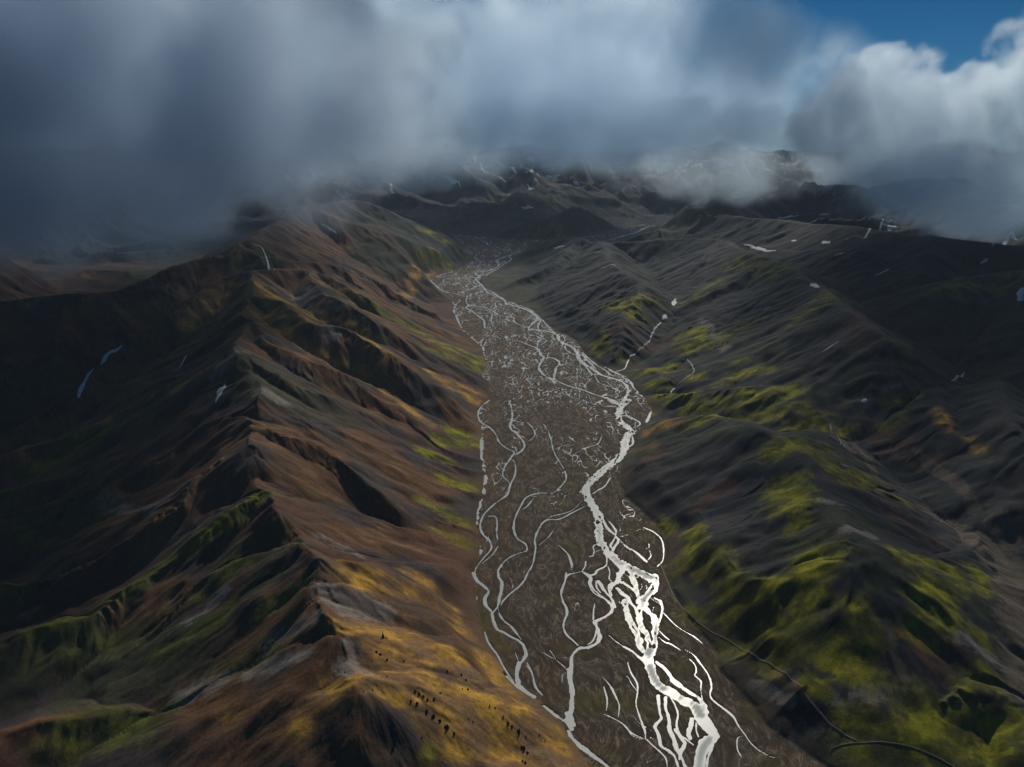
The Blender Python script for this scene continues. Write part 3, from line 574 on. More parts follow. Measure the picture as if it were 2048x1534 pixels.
MOSS = [(16,1,[(735,605),(765,622)]),(20,1,[(815,652),(850,668)]),(24,1,[(885,690),(930,705)]),(22,1.1,[(955,735),(968,722)]),(22,.6,[(860,700),(940,735)]),
 (14,1,[(850,462),(905,478)]),(12,1.1,[(840,515),(895,525)]),(12,.9,[(880,480),(925,508)]),(20,.6,[(900,540),(880,520)]),
 (24,1.2,[(920,870),(950,885)]),(16,.9,[(880,878),(915,893)]),(14,1,[(840,900),(900,925)]),(18,1,[(930,965),(950,975)]),(16,.9,[(890,960),(925,975)]),(16,1.1,[(880,1020),(930,1045)]),(12,.7,[(840,1000),(880,1020)]),
 (18,.7,[(700,740),(760,765)]),(12,1,[(860,880),(880,888)]),(20,.5,[(880,1065),(930,1090)]),
 (26,.85,[(530,985),(480,1015)]),(26,.8,[(450,1035),(380,1090)]),(28,.8,[(340,1120),(240,1190)]),(26,.8,[(200,1215),(80,1262)]),
 (22,.8,[(0,985),(120,950)]),(24,.8,[(60,935),(180,880)]),(20,.7,[(150,870),(260,840)]),(30,.6,[(0,1200),(110,1150)]),(26,.7,[(480,1120),(400,1190)]),(30,.6,[(330,1300),(450,1230)]),
 (40,.5,[(60,1310),(250,1290)]),(50,.7,[(120,1480),(300,1450)]),(40,.5,[(60,1050),(200,1020)]),(30,.5,[(560,1290),(440,1340)]),(26,.6,[(520,1230),(600,1180)]),(16,.6,[(870,1500),(850,1530)]),
 # right of the river
 (20,1.2,[(1232,612),(1262,628)]),(18,.8,[(1280,600),(1300,595)]),(14,1.2,[(1196,680),(1202,705)]),(12,.9,[(1245,715),(1252,722)]),
 (22,1.3,[(1380,665),(1388,690)]),(22,1.2,[(1285,740),(1340,735)]),(14,1.1,[(1300,765),(1325,768)]),(14,1.1,[(1385,755),(1405,752)]),(16,1.2,[(1490,748),(1525,745)]),(12,1,[(1478,724),(1490,722)]),
 (14,.8,[(1430,770),(1470,750)]),(20,1,[(1310,795),(1370,790)]),(22,1,[(1380,815),(1450,800)]),(24,1,[(1480,790),(1580,785)]),(24,.9,[(1400,840),(1500,815)]),(26,.9,[(1540,820),(1640,850)]),(26,1.3,[(1600,850),(1670,865)]),
 (30,1,[(1560,900),(1640,900)]),(26,1,[(1640,920),(1720,960)]),(24,1.2,[(1680,950),(1700,962)]),(22,.8,[(1740,960),(1800,1000)]),(16,.7,[(1780,800),(1830,790)]),(16,.8,[(1780,850),(1800,835)]),
 (34,1,[(1570,975),(1580,1010)]),(22,.8,[(1600,1020),(1600,1050)]),(18,1,[(1385,1060),(1390,1095)]),(18,1,[(1385,1110),(1420,1130)]),(14,1,[(1320,1045),(1335,1060)]),(16,1.1,[(1340,1130),(1345,1145)]),
 (22,.8,[(1440,1110),(1450,1140)]),(40,1,[(1640,1110),(1600,1160)]),(44,1,[(1540,1190),(1480,1200)]),(40,1,[(1620,1190),(1560,1230)]),(40,1.1,[(1600,1250),(1590,1290)]),(34,.9,[(1700,1220),(1740,1260)]),(40,.9,[(1680,1280),(1720,1340)]),
 (30,1,[(1660,1320),(1700,1350)]),(22,1,[(1450,1180),(1480,1215)]),(24,1,[(1800,1110),(1850,1120)]),(30,1.2,[(1870,1170),(1850,1220)]),(30,1.2,[(1880,1210),(1850,1250)]),(20,1,[(1910,1140),(1905,1170)]),
 (26,.8,[(1960,1150),(1970,1180)]),(24,.7,[(1960,1270),(1975,1290)]),(16,1.3,[(1615,1358),(1650,1385)]),(34,.8,[(1700,1440),(1800,1470)]),(44,1.1,[(1830,1420),(1900,1440)]),(50,1,[(1850,1480),(1980,1500)]),
 (30,.9,[(1930,1375),(1990,1370)]),(40,.8,[(1980,1450),(2040,1460)]),(44,.8,[(1700,1500),(1800,1510)]),(22,.8,[(1500,1215),(1560,1290)]),(20,.8,[(1360,1220),(1400,1260)]),(26,.6,[(1450,1290),(1540,1330)]),
 (30,.5,[(1480,520),(1560,540)]),(30,.45,[(1600,640),(1700,600)]),(26,.5,[(1380,600),(1440,560)]),(40,.6,[(1900,575),(2030,550)]),(16,.8,[(1790,680),(1810,695)]),(30,.5,[(1500,640),(1440,680)]),
 (20,.5,[(1090,440),(1040,480)]),(16,.5,[(1100,450),(1125,470)]),(26,.4,[(1000,400),(1100,395)])]
OCHRE = [(30,.8,[(520,570),(560,620)]),(26,1,[(520,600),(570,665)]),(22,1,[(560,600),(620,640)]),(18,1,[(600,690),(720,750)]),(16,.9,[(730,760),(860,850)]),(26,.9,[(640,610),(600,640)]),(26,.7,[(700,650),(760,700)]),
 (24,.7,[(450,580),(380,640)]),(18,.8,[(430,730),(350,780)]),(16,.7,[(300,795),(160,860)]),(30,.5,[(640,560),(700,600)]),(20,.7,[(900,760),(960,790)]),(20,1,[(860,745),(950,800)]),
 (22,.9,[(820,1145),(900,1215)]),(40,.75,[(680,1150),(800,1180)]),(30,.8,[(880,1200),(930,1270)]),(30,1,[(690,1250),(760,1255)]),(36,1.3,[(790,1265),(860,1310)]),(30,1.2,[(880,1300),(940,1350)]),(36,1.1,[(760,1310),(860,1360)]),
 (36,1.2,[(720,1370),(860,1380)]),(36,1.2,[(900,1390),(1030,1400)]),(36,1.1,[(900,1430),(1080,1450)]),(40,1.1,[(920,1480),(1120,1490)]),(40,1.1,[(1000,1520),(1160,1525)]),(30,1,[(1030,1410),(1110,1460)]),(36,.9,[(960,1310),(1010,1370)]),
 (30,.7,[(640,1385),(700,1400)]),(26,.7,[(600,1440),(620,1500)]),(30,.5,[(520,1400),(450,1440)]),(30,.6,[(840,1440),(900,1500)]),
 (16,.5,[(455,505),(470,515)]),(14,.7,[(800,590),(870,500)]),(18,.9,[(1290,865),(1350,845)]),(14,.6,[(1260,900),(1310,890)]),(16,.8,[(1878,820),(1895,855)]),(14,.6,[(1940,880),(1965,900)]),(12,.7,[(1280,800),(1300,830)]),
 (10,.5,[(1690,1255),(1880,1280)]),(14,.5,[(1545,1340),(1620,1390)])]
GREY = [(26,1,[(600,590),(640,615)]),(18,.9,[(640,600),(680,605)]),(22,.8,[(635,640),(660,670)]),(30,.8,[(530,780),(560,800)]),(40,.9,[(660,1185),(700,1230)]),(34,.9,[(690,1210),(760,1220)]),(26,1,[(690,1330),(760,1370)]),(20,.9,[(700,1290),(720,1320)]),
 (30,.7,[(600,1310),(500,1350)]),(36,.7,[(440,1360),(360,1390)]),(30,.7,[(620,1240),(540,1290)]),(26,.6,[(440,1190),(380,1240)]),(24,.6,[(330,1000),(200,1000)]),(26,.6,[(640,1080),(720,1110)]),(24,.5,[(440,920),(300,1020)]),
 (20,.8,[(1690,1060),(1740,1070)]),(24,.5,[(1640,1000),(1680,1010)]),(20,.9,[(1930,1280),(1990,1320)]),(24,.6,[(480,700),(440,740)]),(30,.6,[(1900,1400),(1700,1385)]),(16,.6,[(1505,1365),(1580,1400)]),(14,.5,[(1400,640),(1450,700)]),(60,.5,[(1560,1480),(1660,1500)]),(16,.7,[(1530,1340),(1700,1420)])]
REDB = [(30,.7,[(860,590),(900,630)]),(30,.6,[(600,440),(700,470)]),(24,.6,[(780,480),(850,520)]),(30,.7,[(940,780),(960,800)]),(40,.5,[(300,1130),(160,1210)]),(30,.6,[(430,1210),(480,1150)]),(36,.5,[(560,960),(620,1010)]),(30,.5,[(420,840),(340,900)]),
 (30,.7,[(1190,690),(1250,650)]),(26,.6,[(1290,700),(1330,680)]),(30,.6,[(1330,900),(1280,930)]),(30,.6,[(1450,970),(1400,1010)]),(34,.6,[(1780,880),(1850,920)]),(26,.7,[(1740,860),(1800,900)]),(40,.5,[(1780,1010),(1870,1080)]),(26,.5,[(1920,1290),(1980,1400)]),
 (30,.6,[(1340,1080),(1360,1130)]),(40,.6,[(1830,1260),(1900,1380)]),(30,.5,[(1650,540),(1700,600)]),(40,.45,[(1700,640),(1760,720)]),(30,.6,[(800,1070),(900,1110)]),(30,.6,[(900,1170),(940,1230)]),(26,.5,[(1720,1390),(1780,1440)])]
PALE = [(12,1,[(1760,985),(1850,1020)]),(14,1,[(1850,1020),(1930,1060)]),(16,1,[(1930,1060),(1970,1130)]),(40,.9,[(2000,1060),(2040,1180)]),(40,.9,[(2020,1180),(2040,1380)]),(12,.8,[(1770,1240),(1800,1330)]),(14,.7,[(1800,1330),(1815,1370)]),
 (10,.8,[(1660,835),(1700,900)]),(10,.8,[(1700,880),(1770,970)]),(12,.9,[(1830,900),(1910,960)]),(14,.9,[(1910,960),(1950,1020)]),(10,.8,[(1680,815),(1760,790)]),(10,.6,[(1760,790),(1810,765)]),(20,.5,[(960,530),(1000,490)])]
mo, oc, gr, rd, pa = (paint(s, k) for s, k in ((MOSS, 1.3), (OCHRE, 1.2), (GREY, 1), (REDB, 1.2), (PALE, 1))); tick('paint')
isl = (VX < river_x(VY))
c1 = fbm(VX / 130, VY / 130, 4, 401); c2 = fbm(VX / 45, VY / 45, 4, 405); c3 = fbm(VX / 9, VY / 9, 3, 409); c4 = fbm(VX / 380, VY / 380, 3, 413)
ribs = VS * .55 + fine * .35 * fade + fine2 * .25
def C(r, g, b): return np.array([r, g, b], f4)
def mix(A, B, t): t = np.clip(t, 0, 1)[..., None]; return A * (1 - t) + B * t
leftc = mix(mix(np.broadcast_to(C(.125, .068, .034), VX.shape + (3,)), C(.062, .050, .044), sst(-.2, .5, c1 + ribs * .5)), C(.19, .11, .05), sst(.15, .8, c2 * .6 - c1 * .5 + ribs * .35))
leftc = mix(leftc, C(.048, .038, .040), sst(-.05, .35, c4 * 1.2 + c1 * .6) * .75)
leftc = mix(leftc, C(.12, .055, .032), sst(.1, .45, fbm(VX / 170 + 9, VY / 170, 4, 417) + ribs * .2) * .6)
leftc = mix(leftc, C(.050, .058, .026), sst(.05, .5, c4 + c2 * .4) * sst(-150, -600, VX - river_x(VY)) * .7)
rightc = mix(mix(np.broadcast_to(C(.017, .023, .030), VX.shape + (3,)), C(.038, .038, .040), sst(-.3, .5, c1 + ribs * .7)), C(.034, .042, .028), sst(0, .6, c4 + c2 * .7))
farc = mix(mix(np.broadcast_to(C(.016, .023, .031), VX.shape + (3,)), C(.030, .032, .035), sst(-.2, .6, c1 + ribs)), C(.032, .044, .030), sst(0, .6, c4 + c1))
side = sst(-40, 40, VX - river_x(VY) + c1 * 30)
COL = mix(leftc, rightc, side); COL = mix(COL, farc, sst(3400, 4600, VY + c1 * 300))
gain_ = lambda m, k=.5: sst(.22, .62, m * (1 + .0) + (c2 * .35 + c3 * .18 + ribs * .22) * sst(.05, .5, m) * k * 2)
COL = mix(COL, C(.085, .046, .034), gain_(rd) * .8)
COL = mix(COL, C(.23, .215, .20), gain_(gr) * .62)
och = mix(mix(np.broadcast_to(C(.27, .155, .055), VX.shape + (3,)), C(.50, .29, .045), sst(-.2, .8, c2 + c3 * .2)), C(.20, .13, .075), sst(-.1, .9, -c2 + ribs * .5))
COL = mix(COL, och, sst(.08, .95, oc + (c2 * .14 + ribs * .08) * sst(.05, .5, oc)) * .95)
mcol = mix(mix(np.broadcast_to(C(.095, .100, .010), VX.shape + (3,)), C(.25, .245, .008), sst(-.3, .5, c2 + c3 * .25)), C(.060, .070, .016), sst(.1, .8, -c2 * .7 + ribs * .3))
mleft = mix(mcol, C(.055, .085, .015), .6 * sst(-250, -420, VX - river_x(VY)))
COL = mix(COL, mleft, sst(.08, .5, mo + (c2 * .25 + c3 * .12 + ribs * .12) * sst(.05, .4, mo)) * np.clip(mo, .4, 1))
COL = mix(COL, C(.12, .098, .078), gain_(pa) * .75)
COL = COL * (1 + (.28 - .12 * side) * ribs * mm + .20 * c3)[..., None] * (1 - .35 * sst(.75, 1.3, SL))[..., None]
# toe of the slopes: rusty fans, then terrace
toe = sst(42, 4, VD) * (1 - plain)
COL = mix(COL, mix(C(.125, .082, .045) * np.ones_like(COL), C(.085, .07, .05), sst(-.2, .4, c2)), toe * .55 * sst(.3, -.2, c1))
terr = sst(14, 6, VZ) * sst(0, 20, VD) * side
COL = mix(COL, mix(C(.055, .052, .04) * np.ones_like(COL), C(.085, .095, .03), sst(.0, .5, c2 + c1)), terr * .7)
# gravel of the river plain
sx_ = wxn + c2 * 4; sy_ = wyn
bar2 = 1 - strands(13, 26, 30, 80, 501) * .75 / np.clip(wd, 1, 2); bar3 = fbm(wxn / 10, wyn / 26, 4, 507); bar4 = 1 - strands(9, 20, 28, 80, 503) / np.clip(wd, 1, 2)
bar5 = 1 - strands(19, 44, 36, 60, 505) * .9 / np.clip(wd, 1, 2)
gcol = mix(np.broadcast_to(C(.072, .054, .038), VX.shape + (3,)), C(.100, .078, .056), sst(-.3, .6, bar3 + bars * .6))
pale = np.maximum(np.maximum(np.clip(bar2, 0, 1), np.clip(bar4, 0, 1) * .8), np.clip(bar5, 0, 1) * .7) * sst(-.45, .25, bar3 + noise(VX / 40, VY / 60, 511) * .6)
gcol = mix(gcol, C(.34, .275, .20), pale * .7)
gcol = mix(gcol, C(.034, .027, .021), sst(.3, .9, dry) * .4 * sst(.3, -.2, bar3))
gcol = mix(gcol, C(.13, .088, .038), sst(75, 15, -VD) * sst(30, -80, VX - river_x(VY) + 60) * .55 * sst(-.4, .2, c2))
gcol = mix(gcol, C(.10, .095, .02), sst(.25, .5, noise(VX / 70, VY / 60, 515) + .3 * c3) * sst(2000, 1500, VY) * .4)
gcol = mix(gcol, C(.036, .030, .027), WET * .7)
rim = sst(2.2, .6, np.abs(edge - 1.4)) * sst(-.25, .3, bar3)
gcol = mix(gcol, C(.36, .33, .30), np.clip(threads * .9 + rim * .45, 0, 1) * (.35 + .45 * sst(1200, 2400, RR)))
COL = mix(COL, gcol * .88, plain)
COL = np.clip(COL, .012, .8)
# thin old snow caught in the highest far gullies
hi = sst(300, 430, VZ + c1 * 60) * sst(4200, 5600, VY)
snowm = hi * sst(.46, .56, fbm(VX / 150, VY / 60, 4, 601) + sst(.0, -.6, VS) * .22)
COL = mix(COL, C(.62, .66, .70), snowm)
tick('colours')

# ------------------------------------------------------------------ meshes
nr, nt = VX.shape
NZx = -GXv; NZy = -GYv
def mesh_from(name, co, faces, mat, col=None, smooth=True):
    me = bpy.data.meshes.new(name); nv, nf = len(co), len(faces)
    me.vertices.add(nv); me.vertices.foreach_set('co', co.astype(f4).ravel())
    me.loops.add(nf * 4); me.loops.foreach_set('vertex_index', faces.astype(np.int32).ravel())
    me.polygons.add(nf); me.polygons.foreach_set('loop_start', np.arange(0, nf * 4, 4, dtype=np.int32))
    try: me.polygons.foreach_set('loop_total', np.full(nf, 4, np.int32))
    except Exception: pass
    if col is not None:
        at = me.color_attributes.new('tint', 'FLOAT_COLOR', 'POINT')
        at.data.foreach_set('color', np.c_[col, np.ones(nv)].astype(f4).ravel())
    me.update(calc_edges=True)
    me.polygons.foreach_set('use_smooth', np.full(nf, smooth)); me.materials.append(mat)
    o = bpy.data.objects.new(name, me); scn.collection.objects.link(o); return o
def nodes(name):
    m = bpy.data.materials.new(name); m.use_nodes = True; nt_ = m.node_tree; nt_.nodes.clear()
    out = nt_.nodes.new('ShaderNodeOutputMaterial'); return m, nt_, out
def ground_mat(name, rough=.92, bump=.5, scale=.35):
    m, t, out = nodes(name); N_ = t.nodes.new; L = t.links.new
    b = N_('ShaderNodeBsdfPrincipled'); b.inputs['Roughness'].default_value = rough
    b.inputs['Specular IOR Level'].default_value = .12
    a = N_('ShaderNodeAttribute'); a.attribute_name = 'tint'
    g = N_('ShaderNodeNewGeometry')
    n1_ = N_('ShaderNodeTexNoise'); n1_.inputs['Scale'].default_value = scale; n1_.inputs['Detail'].default_value = 6; n1_.inputs['Roughness'].default_value = .65
    L(g.outputs['Position'], n1_.inputs['Vector'])
    r = N_('ShaderNodeMapRange'); r.inputs[1].default_value = .3; r.inputs[2].default_value = .7; r.inputs[3].default_value = .72; r.inputs[4].default_value = 1.3
    L(n1_.outputs[0], r.inputs[0])
    mx = N_('ShaderNodeVectorMath'); mx.operation = 'SCALE'; L(a.outputs['Color'], mx.inputs[0]); L(r.outputs[0], mx.inputs['Scale'])
    L(mx.outputs[0], b.inputs['Base Color'])
    bp = N_('ShaderNodeBump'); bp.inputs['Strength'].default_value = bump; bp.inputs['Distance'].default_value = 1.2
    L(n1_.outputs[0], bp.inputs['Height']); L(bp.outputs[0], b.inputs['Normal'])
    L(b.outputs[0], out.inputs[0]); return m
M_hill = ground_mat('hillside', .93, .35, .30); M_grav = ground_mat('river_gravel', .95, .4, .5)
idx = np.arange(nr * nt).reshape(nr, nt)
Q = np.stack([idx[:-1, :-1], idx[:-1, 1:], idx[1:, 1:], idx[1:, :-1]], -1)
Dq = (VD[:-1, :-1] + VD[1:, 1:]) / 2; Xq = VX[:-1, :-1] - river_x(VY[:-1, :-1]); Yq = VY[:-1, :-1]
lab = np.where(Dq < 5, 0, np.where(Yq > 5300, 3, np.where(Xq < 0, 1, 2)))
CO = np.c_[VX.ravel(), VY.ravel(), VZ.ravel()]; CL = COL.reshape(-1, 3)
gy_, gx_ = np.gradient(VZ)                                   # exact normals of the fan, shared by the four sheets
Tr = np.stack([np.gradient(VX, axis=0), np.gradient(VY, axis=0), gy_], -1); Tt = np.stack([np.gradient(VX, axis=1), np.gradient(VY, axis=1), gx_], -1)
NV = np.cross(Tt, Tr).reshape(-1, 3); NV /= np.linalg.norm(NV, axis=1, keepdims=True) + 1e-9
NV *= np.sign(NV[:, 2:3])
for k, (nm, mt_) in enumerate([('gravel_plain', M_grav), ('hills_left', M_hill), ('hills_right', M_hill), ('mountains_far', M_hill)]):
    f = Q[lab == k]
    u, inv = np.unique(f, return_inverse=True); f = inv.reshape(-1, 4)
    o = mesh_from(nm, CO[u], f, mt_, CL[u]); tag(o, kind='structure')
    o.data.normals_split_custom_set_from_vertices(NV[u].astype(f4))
tick('terrain meshes')

# ------------------------------------------------------------------ water of the braided river
m, t, out = nodes('river_water'); N_ = t.nodes.new; L = t.links.new
b = N_('ShaderNodeBsdfPrincipled'); b.inputs['IOR'].default_value = 1.33
b.inputs['Specular IOR Level'].default_value = .2
g = N_('ShaderNodeNewGeometry'); nz = N_('ShaderNodeTexNoise'); nz.inputs['Scale'].default_value = .9; nz.inputs['Detail'].default_value = 5
mp = N_('ShaderNodeMapping'); mp.inputs['Scale'].default_value = (1, .45, 1); L(g.outputs['Position'], mp.inputs[0]); L(mp.outputs[0], nz.inputs['Vector'])
n2_ = N_('ShaderNodeTexNoise'); n2_.inputs['Scale'].default_value = .05; n2_.inputs['Detail'].default_value = 4; L(mp.outputs[0], n2_.inputs['Vector'])
cr = N_('ShaderNodeMix'); cr.data_type = 'RGBA'; cr.inputs[6].default_value = (.36, .41, .41, 1); cr.inputs[7].default_value = (.60, .64, .64, 1); L(n2_.outputs[0], cr.inputs[0])
L(cr.outputs[2], b.inputs['Base Color'])
bp = N_('ShaderNodeBump'); bp.inputs['Strength'].default_value = .4; bp.inputs['Distance'].default_value = .09; L(nz.outputs[0], bp.inputs['Height']); L(bp.outputs[0], b.inputs['Normal'])
wa = N_('ShaderNodeAttribute'); wa.attribute_name = 'tint'; wr = N_('ShaderNodeMapRange'); wr.inputs[3].default_value = .27; wr.inputs[4].default_value = .6; L(wa.outputs['Fac'], wr.inputs[0]); L(wr.outputs[0], b.inputs['Roughness'])
L(b.outputs[0], out.inputs[0]); M_water = m
keep = (Dq < 3); co = CO.copy(); co[:, 2] = 0.0
f = Q[keep][:]; u, inv = np.unique(f, return_inverse=True)
# coarser: every 4th ray / ring
i4 = idx[::4, ::4]; Q4 = np.stack([i4[:-1, :-1], i4[:-1, 1:], i4[1:, 1:], i4[1:, :-1]], -1)
D4 = VD[::4, ::4]; k4 = np.minimum(np.minimum(D4[:-1, :-1], D4[1:, 1:]), np.minimum(D4[:-1, 1:], D4[1:, :-1])) < 28
f = Q4[k4]; u, inv = np.unique(f, return_inverse=True)
wide = (sst(-1.5, -5.5, CD) * sst(.2, -.1, fbm(VX / 30, VY / 50, 3, 371) - .1)).reshape(-1)      # deep fast water is choppier than the shallow side arms
o = mesh_from('river_water', co[u], inv.reshape(-1, 4), M_water, np.repeat(wide[u][:, None], 3, 1)); tag(o, kind='structure')
tick('done terrain')


# ------------------------------------------------------------------ draped pieces: snow, streams, the track
def simple_mat(name, col, rough=.8, spec=.2, n_scale=.4, lo=.8, hi_=1.15):
    m, t, out = nodes(name); N_ = t.nodes.new; L = t.links.new
    b = N_('ShaderNodeBsdfPrincipled'); b.inputs['Roughness'].default_value = rough; b.inputs['Specular IOR Level'].default_value = spec
    g = N_('ShaderNodeNewGeometry'); n_ = N_('ShaderNodeTexNoise'); n_.inputs['Scale'].default_value = n_scale; n_.inputs['Detail'].default_value = 5
    L(g.outputs['Position'], n_.inputs['Vector'])
    r = N_('ShaderNodeMapRange'); r.inputs[1].default_value = .3; r.inputs[2].default_value = .7; r.inputs[3].default_value = lo; r.inputs[4].default_value = hi_; L(n_.outputs[0], r.inputs[0])
    mx = N_('ShaderNodeVectorMath'); mx.operation = 'SCALE'; mx.inputs[0].default_value = col; L(r.outputs[0], mx.inputs['Scale']); L(mx.outputs[0], b.inputs['Base Color'])
    L(b.outputs[0], out.inputs[0]); return m
def fan_z(x, y):
    """height of the finished terrain sheets at a place"""
    x = np.asarray(x, float); y = np.asarray(y, float)
    i = np.interp(np.hypot(x, y), rr, np.arange(len(rr))); j = np.interp(np.arctan2(x, y), th, np.arange(len(th)))
    i = np.clip(i, 0, nr - 1.001); j = np.clip(j, 0, nt - 1.001); a = i.astype(int); b_ = j.astype(int); fi = i - a; fj = j - b_
    return (VZ[a, b_] * (1 - fi) + VZ[a + 1, b_] * fi) * (1 - fj) + (VZ[a, b_ + 1] * (1 - fi) + VZ[a + 1, b_ + 1] * fi) * fj
def drape(name, pts, w_px, mat, lift=.5, taper=True, seed=0, rows=8, uneven=.22, dome=.6):
    P = hit([p[0] for p in pts], [p[1] for p in pts]); dpt = depth(P[:, 0], P[:, 1], P[:, 2]).mean()
    line = smooth_line(P[:, :2], 6) if len(P) > 2 else np.array([P[0, :2] + (P[1, :2] - P[0, :2]) * t for t in np.linspace(0, 1, 8)])
    seg = np.r_[0, np.cumsum(np.hypot(*np.diff(line, axis=0).T))]; step = max(1.2, dpt / 700)
    n = int(np.clip(seg[-1] / step, 10, 400)); q = np.linspace(0, seg[-1], n)
    lx = np.interp(q, seg, line[:, 0]); ly = np.interp(q, seg, line[:, 1])
    tx = np.gradient(lx); ty = np.gradient(ly); L_ = np.hypot(tx, ty) + 1e-9; tx /= L_; ty /= L_
    hw = .5 * w_px * dpt / FPX
    # widths given across the picture: a line running away from the viewer keeps its width, one running across is foreshortened
    prof = np.sin(np.pi * np.clip(np.linspace(.0, 1, n), .02, .98)) ** .45 if taper else np.ones(n)
    s_ = np.linspace(-1, 1, rows); wl = 1 + uneven * 2.2 * noise(q / (hw * 2.5 + 2) + seed, np.full(n, 1.5), 61); wr = 1 + uneven * 2.2 * noise(q / (hw * 2.5 + 2) + seed, np.full(n, 7.5), 62)
    W = hw * prof[:, None] * np.where(s_[None] < 0, wl[:, None], wr[:, None]) * s_[None]
    X = lx[:, None] - ty[:, None] * W; Y = ly[:, None] + tx[:, None] * W
    Z = fan_z(X, Y) + lift + dome * (1 - s_[None] ** 2) * prof[:, None]
    dr = lift + (1.2 if taper else .12); Z[:, 0] -= dr; Z[:, -1] -= dr
    ii = np.arange(n * rows).reshape(n, rows); F = np.stack([ii[:-1, :-1], ii[1:, :-1], ii[1:, 1:], ii[:-1, 1:]], -1).reshape(-1, 4)
    co_ = np.c_[X.ravel(), Y.ravel(), Z.ravel()]
    a_ = co_[F[0, 1]] - co_[F[0, 0]]; b_ = co_[F[0, 3]] - co_[F[0, 0]]
    if np.cross(a_, b_)[2] < 0: F = F[:, ::-1]
    return mesh_from(name, co_, F, mat)
M_snow = simple_mat('old_snow', (.62, .66, .70), .7, .3, .12, .82, 1.1)
SNOW = [
 ('long curving snow streak down the dark slope at the far left', 14, [(243,692),(212,713),(180,745),(156,795)]),
 ('oval snow patch on the brown face below the left crest', 15, [(449,768),(440,785),(431,806)]),
 ('small snow sliver on the ochre spur left of the crest', 5, [(384,706),(362,732),(345,744)]),
 ('curved snow patch high on the hazy left mountain', 6, [(620,336),(640,344),(656,345)]),
 ('forked snow scrap below the left cloud edge', 7, [(690,384),(698,392),(706,388)]),
 ('small snow scrap beside the forked one under the left cloud', 5, [(672,380),(682,390),(690,394)]),
 ('thin snow line down the shaded gully behind the left peak', 4, [(506,488),(530,508),(549,540)]),
 ('short thin snow line on the rust brown hill left of the valley head', 4, [(642,448),(657,457),(673,467)]),
 ('short level snow dash above the left valley head', 5, [(778,346),(796,347)]),
 ('crooked little snow gully left of the valley head', 5, [(783,364),(781,376),(787,386)]),
 ('longest snow couloir on the mountain at the valley head', 6, [(940,309),(962,328),(984,346),(1012,364)]),
 ('upper snow streak beside the long couloir', 7, [(964,300),(980,320),(1000,334)]),
 ('broad snow gully right of the long couloir', 8, [(985,318),(1008,334),(1032,346)]),
 ('slanting snow line on the grey slope left of the long couloir', 5, [(885,352),(905,363),(922,375)]),
 ('branching snow patch on the far mountain centre', 6, [(1050,346),(1062,342),(1066,332)]),
 ('flat snow field on the far mountain right of centre', 8, [(1092,352),(1108,354),(1120,349)]),
 ('small hooked snow patch below the branching one', 5, [(1055,368),(1060,377),(1067,377)]),
 ('level snow dash on the dark hill below the far mountain', 7, [(1042,414),(1054,416),(1067,416)]),
 ('tiny snow spot right of the flat snow field', 5, [(1146,364),(1158,368)]),
 ('pale snow ledge just under the cloud base right of centre', 5, [(1214,305),(1235,301),(1252,300)]),
 ('small ragged snow patch on top of the dark hill by the river', 9, [(1107,496),(1118,494),(1130,492)]),
 ('thin snow dash on the dark hill above the river', 3, [(1204,536),(1232,531)]),
 ('long bright snow drift under the crest of the right range', 9, [(1488,489),(1505,495),(1528,500),(1552,502)]),
 ('bright round snow patch on the ridge of the right range', 13, [(1622,567),(1630,571),(1638,575)]),
 ('thin snow line on the hazy hills right of centre', 4, [(1554,437),(1575,434),(1598,430)]),
 ('short snow dash right of the thin hazy line', 6, [(1638,431),(1660,427)]),
 ('triangular snow patch in the hollow behind the right range', 13, [(1646,482),(1658,488)]),
 ('long crooked snow streak climbing towards the low cloud', 6, [(1690,480),(1718,472),(1738,462),(1762,450),(1784,438)]),
 ('rounded snow patch below the low cloud on the right', 13, [(1778,462),(1790,450)]),
 ('slim slanting snow line on the dark right slope', 5, [(1750,551),(1765,545),(1779,538)]),
 ('small winged snow patch under the triangular one', 7, [(1671,511),(1686,505)]),
 ('tiny snow spot at the end of the long bright drift', 6, [(1583,481),(1593,482)]),
 ('leaf shaped snow patch near the green brow at the right edge', 9, [(1962,527),(1975,517)]),
 ('streaky snow field under the cloud at the right edge', 12, [(1985,491),(2010,487),(2034,480)]),
 ('tall snow patch cut by the right edge', 14, [(2038,602),(2046,575)]),
 ('short thin snow line low on the right range', 4, [(1645,704),(1660,694),(1677,683)]),
 ('slanting snow sliver on the dark slope at far right', 5, [(1902,762),(1915,753),(1929,744)]),
 ('small white snow blob in the stream gully on the right', 11, [(1722,804),(1734,799)]),
 ('snow bridge at the head of the side stream', 9, [(1351,597),(1346,611)]),
 ('snow bridge lower down the side stream', 9, [(1332,629),(1325,641)]),
 ('faint snow scratch on the striped slope', 3, [(1526,622),(1540,614)]),
 ('thin snow strip beside the mossy brow on the right', 4, [(1680,928),(1698,936)]),
]
for k, (lb, w_, pts) in enumerate(SNOW):
    o = drape('snow_patch', pts, w_ * 1.15, M_snow, lift=.5, seed=k * 3.3, dome=1.0); tag(o, lb, 'snow patch', 'old snow patches on the mountains')
M_stream = simple_mat('stream_water', (.20, .20, .19), .45, .25, .5, .7, 1.2)
M_track = simple_mat('dirt_track', (.22, .18, .13), .9, .1, .5, .8, 1.15)
STREAMS = [(3.2, [(1230,744),(1248,738),(1255,725),(1262,712),(1280,698),(1296,685),(1304,668),(1312,655),(1322,645)]), (2.6, [(1285,797),(1330,788),(1345,780),(1360,765),(1378,752),(1388,742),(1382,728),(1374,718)]),
 (2.4, [(957,830),(950,815)]), (2.2, [(1660,850),(1680,880),(1690,895)]), (2.6, [(870,560),(840,545),(800,520)]), (2.5,[(1290,798),(1294,808),(1299,822)])]
